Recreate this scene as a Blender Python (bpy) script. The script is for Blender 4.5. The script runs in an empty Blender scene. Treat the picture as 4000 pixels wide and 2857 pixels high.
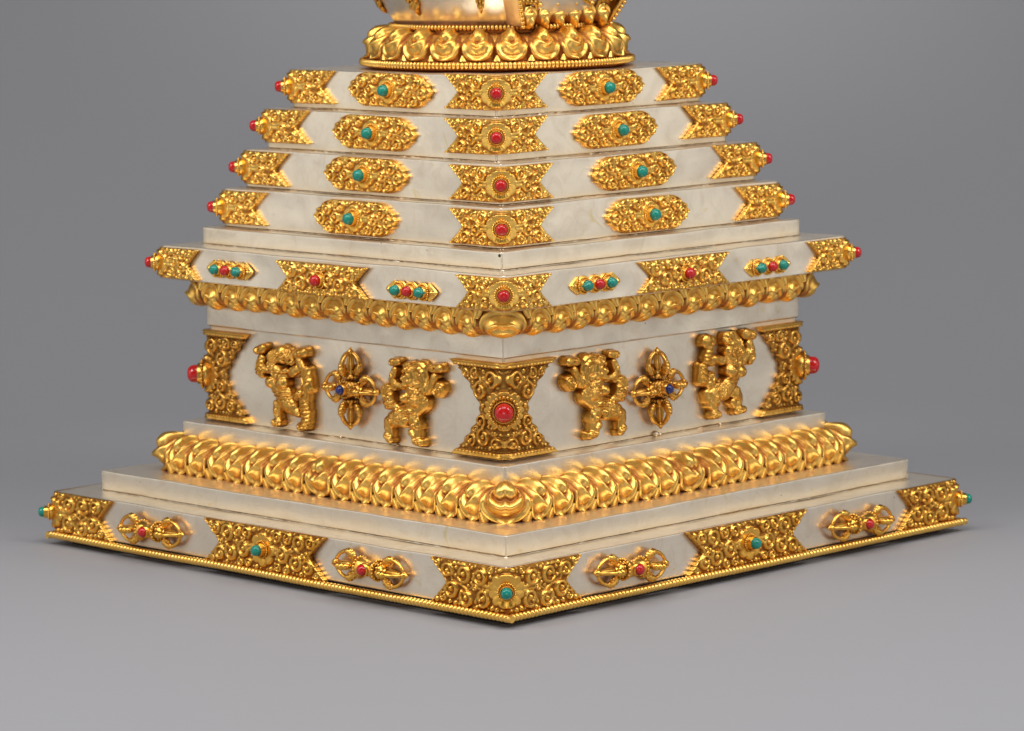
import bpy, math, random
import numpy as np
from mathutils import Matrix, Vector, noise as mnoise

U = 0.25                       # one modelling unit = half the side of the bottom plinth, in metres
rng = np.random.default_rng(11)
random.seed(5)
scene = bpy.context.scene
COL = scene.collection
PI = math.pi
R2 = math.sqrt(2.0)

# ------------------------------------------------------------------ materials
def new_mat(name):
    m = bpy.data.materials.new(name)
    m.use_nodes = True
    nt = m.node_tree
    b = nt.nodes.get('Principled BSDF')
    return m, nt, b

def N(nt, kind, **kw):
    n = nt.nodes.new(kind)
    for k, v in kw.items():
        setattr(n, k, v)
    return n

def ramp(nt, stops):
    r = N(nt, 'ShaderNodeValToRGB')
    e = r.color_ramp.elements
    while len(e) < len(stops):
        e.new(0.5)
    for el, (p, c) in zip(e, stops):
        el.position = p
        el.color = (c, c, c, 1) if isinstance(c, (int, float)) else (*c, 1)
    return r

def noise_tex(nt, vec, scale, detail=4.0, rough=0.6, dist=0.0):
    n = N(nt, 'ShaderNodeTexNoise')
    n.inputs['Scale'].default_value = scale
    n.inputs['Detail'].default_value = detail
    n.inputs['Roughness'].default_value = rough
    n.inputs['Distortion'].default_value = dist
    nt.links.new(vec, n.inputs['Vector'])
    return n

def mixc(nt, fac, a, b):
    m = N(nt, 'ShaderNodeMix', data_type='RGBA')
    for s, v in ((0, fac), (6, a), (7, b)):
        if hasattr(v, 'node'):
            nt.links.new(v, m.inputs[s])
        else:
            m.inputs[s].default_value = v if isinstance(v, (int, float)) else (*v, 1)
    return m.outputs[2]

def math_n(nt, op, a, b=0.0, clamp=False):
    m = N(nt, 'ShaderNodeMath', operation=op, use_clamp=clamp)
    for i, v in enumerate((a, b)):
        if hasattr(v, 'node'):
            nt.links.new(v, m.inputs[i])
        else:
            m.inputs[i].default_value = v
    return m.outputs[0]

def silver_mat():
    m, nt, b = new_mat('hammered_silver')
    tc = N(nt, 'ShaderNodeTexCoord').outputs['Object']
    n1 = noise_tex(nt, tc, 14, 5, 0.65, 0.6)
    n2 = noise_tex(nt, tc, 46, 6, 0.7, 1.2)
    n3 = noise_tex(nt, tc, 30, 3, 0.6, 2.0)
    mp = N(nt, 'ShaderNodeMapping')
    mp.inputs['Scale'].default_value = (40, 40, 900)
    nt.links.new(tc, mp.inputs['Vector'])
    n4 = noise_tex(nt, mp.outputs[0], 1, 3, 0.6)
    c = mixc(nt, ramp_out(nt, n1.outputs['Fac'], [(0.32, 0), (0.68, 1)]), SILVER_A, SILVER_B)
    c = mixc(nt, ramp_out(nt, n2.outputs['Fac'], [(0.47, 0), (0.74, 0.6)]), c, SILVER_T)
    c = mixc(nt, ramp_out(nt, n3.outputs['Fac'], [(0.66, 0), (0.74, 0.7)]), c, SILVER_Y)
    # tiny dark specks
    vo = N(nt, 'ShaderNodeTexVoronoi')
    vo.inputs['Scale'].default_value = 90
    nt.links.new(tc, vo.inputs['Vector'])
    sp = math_n(nt, 'LESS_THAN', vo.outputs['Distance'], 0.055)
    wn = N(nt, 'ShaderNodeTexWhiteNoise')
    nt.links.new(vo.outputs['Position'], wn.inputs['Vector'])
    sp = math_n(nt, 'MULTIPLY', sp, math_n(nt, 'GREATER_THAN', wn.outputs['Value'], 0.82))
    c = mixc(nt, math_n(nt, 'MULTIPLY', sp, 0.75), c, (0.12, 0.07, 0.035))
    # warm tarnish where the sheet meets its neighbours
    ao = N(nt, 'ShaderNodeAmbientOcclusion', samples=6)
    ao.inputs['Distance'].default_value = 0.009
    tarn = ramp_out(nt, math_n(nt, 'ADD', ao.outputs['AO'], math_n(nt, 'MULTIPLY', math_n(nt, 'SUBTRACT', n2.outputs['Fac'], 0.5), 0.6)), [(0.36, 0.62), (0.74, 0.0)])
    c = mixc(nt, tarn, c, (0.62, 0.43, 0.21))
    ao2 = N(nt, 'ShaderNodeAmbientOcclusion', samples=4)  # glow of nearby gilding, painted into the silver's colour
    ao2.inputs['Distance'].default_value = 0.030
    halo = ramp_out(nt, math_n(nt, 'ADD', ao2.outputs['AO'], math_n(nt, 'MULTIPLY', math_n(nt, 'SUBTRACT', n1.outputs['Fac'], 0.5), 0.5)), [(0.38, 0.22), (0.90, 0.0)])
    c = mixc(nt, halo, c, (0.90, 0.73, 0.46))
    nt.links.new(c, b.inputs['Base Color'])
    b.inputs['Metallic'].default_value = 0.86
    rg = math_n(nt, 'ADD', math_n(nt, 'MULTIPLY', n2.outputs['Fac'], 0.16), SILVER_R)
    nt.links.new(rg, b.inputs['Roughness'])
    bp = N(nt, 'ShaderNodeBump')
    bp.inputs['Strength'].default_value = 0.10
    bp.inputs['Distance'].default_value = 0.0012
    hsum = math_n(nt, 'ADD', math_n(nt, 'MULTIPLY', n4.outputs['Fac'], 0.35), n2.outputs['Fac'])
    nt.links.new(hsum, bp.inputs['Height'])
    nt.links.new(bp.outputs[0], b.inputs['Normal'])
    return m

def ramp_out(nt, src, stops):
    r = ramp(nt, stops)
    nt.links.new(src, r.inputs[0])
    return r.outputs[0]

def gold_mat(name, col, dark, red, rough, bump=0.25, cavk=1.0, aod=0.006):
    m, nt, b = new_mat(name)
    tc = N(nt, 'ShaderNodeTexCoord').outputs['Object']
    n1 = noise_tex(nt, tc, 30, 4, 0.6, 0.5)
    n2 = noise_tex(nt, tc, 220, 4, 0.65)
    c = mixc(nt, ramp_out(nt, n1.outputs['Fac'], [(0.35, 0), (0.7, 1)]), col, dark)
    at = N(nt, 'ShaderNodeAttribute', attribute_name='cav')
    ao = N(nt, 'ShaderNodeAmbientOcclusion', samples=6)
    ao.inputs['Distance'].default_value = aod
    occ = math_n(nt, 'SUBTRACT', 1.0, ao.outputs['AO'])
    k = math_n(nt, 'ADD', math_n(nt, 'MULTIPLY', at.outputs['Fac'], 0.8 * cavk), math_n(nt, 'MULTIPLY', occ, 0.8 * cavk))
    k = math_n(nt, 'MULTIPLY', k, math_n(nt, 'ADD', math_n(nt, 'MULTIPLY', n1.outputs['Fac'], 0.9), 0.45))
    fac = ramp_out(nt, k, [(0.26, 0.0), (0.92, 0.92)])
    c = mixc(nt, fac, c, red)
    nt.links.new(c, b.inputs['Base Color'])
    b.inputs['Metallic'].default_value = 1.0
    rr = math_n(nt, 'ADD', math_n(nt, 'MULTIPLY', n2.outputs['Fac'], 0.16), rough - 0.06)
    rr = math_n(nt, 'ADD', rr, math_n(nt, 'MULTIPLY', fac, 0.22))
    nt.links.new(rr, b.inputs['Roughness'])
    bp = N(nt, 'ShaderNodeBump')
    bp.inputs['Strength'].default_value = bump
    bp.inputs['Distance'].default_value = 0.0008
    nt.links.new(n2.outputs['Fac'], bp.inputs['Height'])
    nt.links.new(bp.outputs[0], b.inputs['Normal'])
    return m

def stone_mat(name, c1, c2, vein=None, rough=0.16):
    m, nt, b = new_mat(name)
    tc = N(nt, 'ShaderNodeTexCoord').outputs['Object']
    oi = N(nt, 'ShaderNodeObjectInfo')
    sh = N(nt, 'ShaderNodeVectorMath', operation='ADD')
    sc = N(nt, 'ShaderNodeVectorMath', operation='SCALE')
    nt.links.new(oi.outputs['Location'], sc.inputs[0])
    sc.inputs['Scale'].default_value = 7.3
    nt.links.new(tc, sh.inputs[0])
    nt.links.new(sc.outputs[0], sh.inputs[1])
    v = sh.outputs[0]
    n1 = noise_tex(nt, v, 260, 4, 0.6, 0.8)
    c = mixc(nt, ramp_out(nt, n1.outputs['Fac'], [(0.35, 0), (0.7, 1)]), c1, c2)
    if vein:
        n2 = noise_tex(nt, v, 190, 3, 0.55, 2.2)
        ln = math_n(nt, 'ABSOLUTE', math_n(nt, 'SUBTRACT', n2.outputs['Fac'], 0.5))
        c = mixc(nt, ramp_out(nt, ln, [(0.0, 0.75), (0.03, 0.0)]), c, vein)
    nt.links.new(c, b.inputs['Base Color'])
    b.inputs['Roughness'].default_value = rough
    b.inputs['Specular IOR Level'].default_value = 0.5
    b.inputs['Coat Weight'].default_value = 0.25
    b.inputs['Coat Roughness'].default_value = 0.1
    return m

SILVER_A, SILVER_B = (0.94, 0.85, 0.71), (0.885, 0.785, 0.64)
SILVER_T, SILVER_Y = (0.70, 0.575, 0.435), (0.78, 0.62, 0.30)
SILVER_R = 0.23
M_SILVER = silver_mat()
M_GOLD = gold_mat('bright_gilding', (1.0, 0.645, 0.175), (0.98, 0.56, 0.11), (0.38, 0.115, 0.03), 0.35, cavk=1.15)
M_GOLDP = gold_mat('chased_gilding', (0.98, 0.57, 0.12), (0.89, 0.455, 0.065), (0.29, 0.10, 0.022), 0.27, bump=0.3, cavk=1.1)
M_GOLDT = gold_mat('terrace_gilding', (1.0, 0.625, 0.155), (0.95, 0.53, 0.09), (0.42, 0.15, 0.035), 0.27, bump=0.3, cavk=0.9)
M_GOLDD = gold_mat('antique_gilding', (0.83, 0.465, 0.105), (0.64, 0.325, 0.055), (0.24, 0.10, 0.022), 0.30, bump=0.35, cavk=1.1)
M_CORAL = stone_mat('coral', (0.60, 0.013, 0.013), (0.48, 0.008, 0.009))
M_TURQ = stone_mat('turquoise', (0.002, 0.25, 0.175), (0.004, 0.31, 0.25), (0.02, 0.06, 0.05), 0.22)
M_LAPIS = stone_mat('lapis', (0.010, 0.016, 0.12), (0.014, 0.022, 0.19), None, 0.12)
m_, nt_, b_ = new_mat('dark_setting_resin')
b_.inputs['Base Color'].default_value = (0.015, 0.022, 0.014, 1)
b_.inputs['Roughness'].default_value = 0.5
M_RESIN = m_

m_, nt_, b_ = new_mat('grey_paper')
tc_ = N(nt_, 'ShaderNodeTexCoord').outputs['Object']
n_ = noise_tex(nt_, tc_, 2.2, 3, 0.5)
nf_ = noise_tex(nt_, tc_, 900, 2, 0.5)
c_ = mixc(nt_, n_.outputs['Fac'], (0.345, 0.344, 0.368), (0.358, 0.357, 0.382))
nt_.links.new(c_, b_.inputs['Base Color'])
b_.inputs['Roughness'].default_value = 0.62
b_.inputs['Specular IOR Level'].default_value = 0.25
bp_ = N(nt_, 'ShaderNodeBump')
bp_.inputs['Strength'].default_value = 0.05
bp_.inputs['Distance'].default_value = 0.0003
nt_.links.new(nf_.outputs['Fac'], bp_.inputs['Height'])
nt_.links.new(bp_.outputs[0], b_.inputs['Normal'])
M_PAPER = m_

# ------------------------------------------------------------------ mesh builder
class G:
    def __init__(s):
        s.V, s.F, s.C, s.MI, s.n = [], [], [], [], 0

    def add(s, V, F, cav=None, mi=0):
        V = np.asarray(V, float).reshape(-1, 3)
        s.V.append(V)
        s.C.append(np.zeros(len(V)) if cav is None else np.asarray(cav, float).ravel())
        for f in (F.tolist() if isinstance(F, np.ndarray) else F):
            s.F.append([i + s.n for i in f])
            s.MI.append(mi)
        s.n += len(V)
        return s

    def grid(s, P, cav=None, cu=False, keep=None, mi=0, flip=False):
        nz, nx = P.shape[:2]
        idx = np.arange(nz * nx).reshape(nz, nx)
        if cu:
            idx = np.concatenate([idx, idx[:, :1]], 1)
        a, b, c, d = idx[:-1, :-1], idx[:-1, 1:], idx[1:, 1:], idx[1:, :-1]
        F = np.stack([a, d, c, b] if flip else [a, b, c, d], -1).reshape(-1, 4)
        if keep is not None:
            k = keep[:-1, :-1] | keep[:-1, 1:] | keep[1:, 1:] | keep[1:, :-1]
            F = F[k.ravel()]
        return s.add(P.reshape(-1, 3), F, cav, mi)

    def lathe(s, prof, n=24, frame=None, cav=None, mi=0, a0=0.0, a1=2 * PI):
        """profile of (radius, height); axis is local -Y unless a frame (origin, ax, e1, e2) is given"""
        if frame is None:
            frame = ((0, 0, 0), (0, -1, 0), (1, 0, 0), (0, 0, 1))
        o, ax, e1, e2 = [np.array(q, float) for q in frame]
        full = abs(a1 - a0 - 2 * PI) < 1e-6
        th = np.linspace(a0, a1, n, endpoint=not full)
        pr = np.array(prof, float)
        P = o + pr[:, 1][:, None, None] * ax + pr[:, 0][:, None, None] * (np.cos(th)[None, :, None] * e1 + np.sin(th)[None, :, None] * e2)
        return s.grid(P, None, full, mi=mi)

    def tube(s, pts, rad, n=8, caps=True, flat=1.0, mi=0, cav=None):
        pts = np.asarray(pts, float)
        m = len(pts)
        rad = np.broadcast_to(np.asarray(rad, float), (m,))
        T = np.gradient(pts, axis=0)
        T /= np.linalg.norm(T, axis=1)[:, None] + 1e-12
        up = np.array([0, 0, 1.0]) if abs(T[0][2]) < 0.9 else np.array([0, 1.0, 0])
        e1 = np.cross(T[0], up)
        e1 /= np.linalg.norm(e1)
        P = np.zeros((m, n, 3))
        th = np.linspace(0, 2 * PI, n, endpoint=False)
        for i in range(m):
            e1 = e1 - T[i] * (e1 @ T[i])
            e1 /= np.linalg.norm(e1)
            e2 = np.cross(T[i], e1)
            P[i] = pts[i] + rad[i] * (np.cos(th)[:, None] * e1 + flat * np.sin(th)[:, None] * e2)
        b = s.n
        s.grid(P, None, True, mi=mi)
        if caps:
            s.F.append([b + k for k in range(n)][::-1]); s.MI.append(mi)
            s.F.append([b + (m - 1) * n + k for k in range(n)]); s.MI.append(mi)
        return s

    def ball(s, c, r, nu=10, nv=7, mi=0):
        r = np.broadcast_to(np.asarray(r, float), (3,))
        th = np.linspace(0, 2 * PI, nu, endpoint=False)
        ph = np.linspace(0.02, PI - 0.02, nv)
        P = np.stack([np.sin(ph)[:, None] * np.cos(th), np.sin(ph)[:, None] * np.sin(th), np.cos(ph)[:, None] * np.ones(nu)], -1)
        return s.grid(np.array(c, float) + P * r, None, True, mi=mi)

    def obj(s, name, mats, parent=None, loc=(0, 0, 0), rz=0.0, smooth=True, sharp=None):
        me = bpy.data.meshes.new(name)
        V = np.concatenate(s.V) * U
        me.from_pydata(V.tolist(), [], s.F)
        if smooth:
            me.polygons.foreach_set('use_smooth', [True] * len(me.polygons))
        me.polygons.foreach_set('material_index', s.MI)
        at = me.attributes.new('cav', 'FLOAT', 'POINT')
        at.data.foreach_set('value', np.concatenate(s.C).astype(np.float32))
        for m in (mats if isinstance(mats, (list, tuple)) else [mats]):
            me.materials.append(m)
        me.update()
        if sharp:
            me.set_sharp_from_angle(angle=math.radians(sharp))
        o = bpy.data.objects.new(name, me)
        COL.objects.link(o)
        o.location = Vector(loc) * U
        o.rotation_euler = (0, 0, rz)
        o.parent = parent
        return o

def copy_part(o, parent, loc, rz, tilt=0.0):
    c = o.copy()
    COL.objects.link(c)
    c.parent = parent
    c.location = Vector(loc) * U
    c.rotation_euler = (0, tilt, rz)
    for ch in o.children:
        d = ch.copy()
        COL.objects.link(d)
        d.parent = c
    return c

def n2d(x, y=0.0, z=0.0):
    return mnoise.noise(Vector((x, y, z)))

# ------------------------------------------------------------------ root
root = bpy.data.objects.new('stupa', None)
COL.objects.link(root)
root['label'] = 'stepped silver stupa base with gilt plaques, lotus bands and coral and turquoise cabochons'
root['category'] = 'stupa'

# side frames: local x runs to the viewer's right, local -y points out of the face
RZ = {'L': -PI / 4, 'R': PI / 4, 'BL': -3 * PI / 4, 'BR': 3 * PI / 4}
def on_face(side, a, s, z):
    rz = RZ[side]
    e = Vector((math.cos(rz), math.sin(rz), 0)); nn = Vector((math.sin(rz), -math.cos(rz), 0))
    return tuple(nn * a + e * s + Vector((0, 0, z)))
CRZ = {'F': 0.0, 'L': -PI / 2, 'R': PI / 2}
def at_corner(c, a, z):
    rz = CRZ[c]
    nn = Vector((math.sin(rz), -math.cos(rz), 0))
    return tuple(nn * a * R2 + Vector((0, 0, z)))

# ------------------------------------------------------------------ silver tiers
def square_ring(a, r, nside=40, nc=5):
    pts = []
    for k in range(4):
        ang0 = k * PI / 2
        c, s = math.cos(ang0), math.sin(ang0)
        ts = np.linspace(-(a - r), a - r, nside)
        loc = [(t, -a, 0.0, -1.0) for t in ts]
        for j in range(1, nc):
            f = j / nc * PI / 2
            loc.append((a - r + r * math.sin(f), -(a - r) - r * math.cos(f), math.sin(f), -math.cos(f)))
        for x, y, nx, ny in loc:
            pts.append((x * c - y * s, x * s + y * c, nx * c - ny * s, nx * s + ny * c))
    p = np.array(pts)
    q = math.sqrt(0.5)
    rot = np.array([[q, -q], [q, q]])
    return p[:, :2] @ rot.T, p[:, 2:] @ rot.T

def tier(name, a, z0, z1, seed, inner, dx=0.0, wob=0.0034, solder=True, seams=(), blobs=(), holes=(), r=0.006, bev=0.0035):
    g = G()
    base, nrm = square_ring(a, r, 72)
    M = len(base)
    rings = [(0.06, z0 + 0.0005), (0.004, z0 + 0.0005), (0.0, z0 + 0.004)]
    rings.append((0.0, z0 + 0.0065))
    for f in np.linspace(0.16, 0.86, 7):
        rings.append((0, z0 + (z1 - z0) * f))
    rings.append((0.0, z1 - bev - 0.003))
    for j in range(5):
        f = j / 4 * PI / 2
        rings.append((bev - bev * math.cos(f), z1 - bev + bev * math.sin(f)))
    rings += [(bev + 0.003, z1), (0.02, z1), ((a - inner) * 0.6 + 0.01, z1), (a - inner + 0.02, z1)]
    P = np.zeros((len(rings), M, 3))
    for i, (off, z) in enumerate(rings):
        pos = base - nrm * 0
        sc = (a - off) / a
        for j in range(M):
            x, y = base[j] * sc
            w = wob * (n2d(x * 4 + seed, y * 4, z * 6) + 0.5 * n2d(x * 13, y * 13 + seed, z * 15))
            wz = wob * 0.9 * n2d(x * 5, y * 5 + seed, 3.1)
            P[i, j] = (x + nrm[j][0] * w + dx, y + nrm[j][1] * w, z + (wz if i > 2 else 0))
    g.grid(P, None, True)
    if solder:
        b2, n2_ = square_ring(a + 0.001, r, 150, 3)
        nseg = 6
        K = len(b2)
        Q = np.zeros((nseg, K, 3))
        for j in range(K):
            x, y = b2[j]
            lump = 0.0018 + 0.0030 * max(0, n2d(x * 40 + seed, y * 40, 0)) + 0.0016 * n2d(x * 120, y * 120, seed)
            lump = max(lump, 0.0008)
            for i in range(nseg):
                f = i / (nseg - 1) * PI / 2
                Q[i, j] = (x + n2_[j][0] * lump * 1.2 * math.cos(f) + dx, y + n2_[j][1] * lump * 1.2 * math.cos(f), z0 + lump * math.sin(f))
        g.grid(Q, None, True)
    for sd, sx, dz, rr in blobs:
        p = on_face(sd, a + 0.002, sx, z0 + dz)
        g.ball(p, (rr, rr, rr * 0.8), 10, 7)
    for sd, sx, dz, rr in holes:
        g.ball(on_face(sd, a - rr * 0.5, sx, z0 + dz), (rr, rr, rr), 10, 7, mi=1)
    for c in seams:
        rz = CRZ[c]
        q = np.array((math.sin(rz), -math.cos(rz)))
        zz = np.linspace(z0 + 0.002, z1 - 0.002, 34)
        d = a * R2 - r * 0.414 - 0.0008
        pts = np.array([(q[0] * d + dx + 0.0012 * n2d(z * 60, seed), q[1] * d, z) for z in zz])
        g.tube(pts, [0.0022 + 0.0014 * n2d(z * 170, seed, 2.0) for z in zz], 8, False)
    return g.obj(name, [M_SILVER, M_RESIN] if holes else M_SILVER, root, sharp=48)

TIERS = dict(plinth=0.986, step2=0.8847, step3=0.7033, dado=0.640, band=0.6469, cornice=0.743,
             step6=0.6505, t7=0.602, t8=0.553, t9=0.498, t10=0.442)
DX = dict(t9=-0.011, t10=-0.010, cornice=0.004, t8=0.0, t7=0.0)
tier('plinth', TIERS['plinth'], 0.018, 0.1462, 1.3, 0.84, solder=False)
tier('plinth_step', TIERS['step2'], 0.1465, 0.2092, 2.7, 0.66, seams='FLR')
tier('dado_base', TIERS['step3'], 0.2095, 0.3616, 4.1, 0.60, seams='FLR')
tier('dado', TIERS['dado'], 0.3619, 0.665, 5.9, 0.50, blobs=[('R', -0.008, 0.006, 0.012), ('R', 0.010, 0.003, 0.008), ('L', -0.045, 0.004, 0.006), ('L', 0.20, 0.003, 0.006), ('R', 0.28, 0.003, 0.007)])
tier('cornice_band', TIERS['band'], 0.6555, 0.803, 7.7, 0.5, solder=False, seams='F')
tier('cornice', TIERS['cornice'], 0.8035, 0.9086, 9.3, 0.62, solder=False, dx=DX['cornice'])
tier('terrace_base', TIERS['step6'], 0.909, 0.9615, 11.9, 0.56, seams='F', holes=[('L', 0.640, 0.0425, 0.0052)])
for k, z0, z1, inn in (('t7', 0.962, 1.0815, 0.5), ('t8', 1.082, 1.2000, 0.45), ('t9', 1.2005, 1.3235, 0.4), ('t10', 1.324, 1.4427, 0.02)):
    tier('terrace', TIERS[k], z0, z1, z0 * 17, inn, dx=DX[k], wob=0.0034)

# ------------------------------------------------------------------ perimeter paths
def straight(s):
    s = np.asarray(s, float)
    z = np.zeros_like(s)
    return np.stack([s, z], -1), np.stack([z, z - 1], -1)

def corner_path(r=0.02, spread=PI / 4):
    def f(s):
        s = np.asarray(s, float)
        half = r * PI / 4
        th = np.clip(s / r, -PI / 4, PI / 4)
        c = np.array([0, r * R2])
        pos = c + r * np.stack([np.sin(th), -np.cos(th)], -1)
        ex = np.maximum(np.abs(s) - half, 0)
        sg = np.sign(s)
        pos = pos + ex[..., None] * np.stack([sg * math.sqrt(0.5), np.full_like(s, math.sqrt(0.5))], -1)
        return pos, np.stack([np.sin(th), -np.cos(th)], -1)
    return f

def round_path(R):
    def f(s):
        th = np.asarray(s, float) / R
        return R * np.stack([np.sin(th), -np.cos(th)], -1), np.stack([np.sin(th), -np.cos(th)], -1)
    return f

def blur(H, k):
    for _ in range(2):
        for ax in (0, 1):
            Hp = np.pad(H, [(k, k) if i == ax else (0, 0) for i in range(2)], mode='edge')
            cs = np.cumsum(Hp, axis=ax)
            z = np.zeros_like(np.take(cs, [0], axis=ax))
            cs = np.concatenate([z, cs], axis=ax)
            n = H.shape[ax]
            H = (np.take(cs, range(2 * k + 1, 2 * k + 1 + n), axis=ax) - np.take(cs, range(n), axis=ax)) / (2 * k + 1)
    return H

# ------------------------------------------------------------------ chased scroll plaques
def seg_dist(px, pz, poly):
    d = np.full(px.shape, 9.0)
    for (ax, az), (bx, bz) in zip(poly[:-1], poly[1:]):
        vx, vz = bx - ax, bz - az
        L = vx * vx + vz * vz + 1e-12
        t = np.clip(((px - ax) * vx + (pz - az) * vz) / L, 0, 1)
        d = np.minimum(d, np.hypot(px - ax - t * vx, pz - az - t * vz))
    return d

def add_scroll(H, X, Z, cx, cz, r, sgn, ph, amp=1.0):
    m = (np.abs(X - cx) < r * 1.05) & (np.abs(Z - cz) < r * 1.05)
    if not m.any():
        return
    x, z = X[m] - cx, Z[m] - cz
    rho = np.hypot(x, z) / r
    th = np.arctan2(z, x) * sgn + ph
    A = min(r * 0.72, 0.0150) * amp
    dome = 0.25 * A * np.clip(1 - rho ** 2, 0, 1)
    tw = np.mod(th / (2 * PI), 1.0)
    rs = 0.50 + 0.33 * tw
    q = (rho - rs) / 0.20
    tubeh = np.sqrt(np.clip(1 - q ** 2, 0, 1)) * (0.85 - 0.16 * np.exp(-(q / 0.16) ** 2))
    h = dome + A * 0.80 * tubeh
    bead = np.sqrt(np.clip(1 - (np.hypot(x / r - 0.06 * math.cos(ph), z / r - 0.06 * math.sin(ph)) / 0.30) ** 2, 0, 1))
    h = np.maximum(h, A * 0.95 * bead)
    h[rho > 1.02] = 0
    H[m] = np.maximum(H[m], h)

def add_bead(H, X, Z, cx, cz, r, k=0.8):
    d = np.hypot(X - cx, Z - cz) / r
    H[:] = np.maximum(H, k * r * np.sqrt(np.clip(1 - d ** 2, 0, 1)))

def add_curve(H, X, Z, p0, p1, p2, w, k=0.7, taper=True):
    t = np.linspace(0, 1, 26)[:, None]
    C = (1 - t) ** 2 * np.array(p0) + 2 * t * (1 - t) * np.array(p1) + t * t * np.array(p2)
    for (cx, cz), tt in zip(C, t[:, 0]):
        ww = w * (1.0 - 0.55 * tt if taper else 1.0)
        d = np.hypot(X - cx, Z - cz) / ww
        H[:] = np.maximum(H, k * ww * np.sqrt(np.clip(1 - d ** 2, 0, 1)))

def rosette(H, X, Z, R, npet, hr):
    rho = np.hypot(X, Z) / R
    th = np.arctan2(Z, X) + PI / 2
    c = np.abs(np.cos(th * npet / 2))
    lim = 0.80 + 0.20 * np.sqrt(c)
    ins = rho < lim
    h = hr * (0.45 + 0.55 * np.clip(rho / lim, 0, 1)) * (0.80 + 0.20 * np.sqrt(c)) + hr * 0.10 * np.cos(th * npet * 7) * np.clip(rho * 2 - .8, 0, 1)
    edge = np.clip((lim - rho) / 0.08, 0, 1)
    h = h * np.sqrt(edge)
    H[ins] = h[ins]

def pack(e_fn, hh, x_lo, x_hi, keepout, radii, seed, sym=True):
    """greedy circle packing inside the outline |x| < e_fn(v), |z| < hh, on x>=0"""
    g = np.random.default_rng(seed)
    vs = np.linspace(-1, 1, 41)
    edge = [(float(e_fn(v)), v * hh) for v in vs]
    poly = [(x_lo, -hh)] + edge + [(x_lo, hh)]
    got = []
    for r in radii:
        px = g.uniform(x_lo, x_hi, 900)
        pz = g.uniform(-hh, hh, 900)
        inside = px < np.array([float(e_fn(z / hh)) for z in pz])
        d = seg_dist(px, pz, edge)
        ok = inside & (d > r * 0.86) & (hh - np.abs(pz) > r * 0.9)
        if sym:
            ok &= (px > r * 0.75)
        for kx, kz, kr in keepout:
            ok &= np.hypot(px - kx, pz - kz) > (kr + r * 0.9)
        cand = [(px[i], pz[i]) for i in np.where(ok)[0]]
        for x, z in cand:
            if all(math.hypot(x - q[0], z - q[1]) > (r + q[2]) * 0.93 for q in got):
                got.append((x, z, r))
    return got

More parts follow.
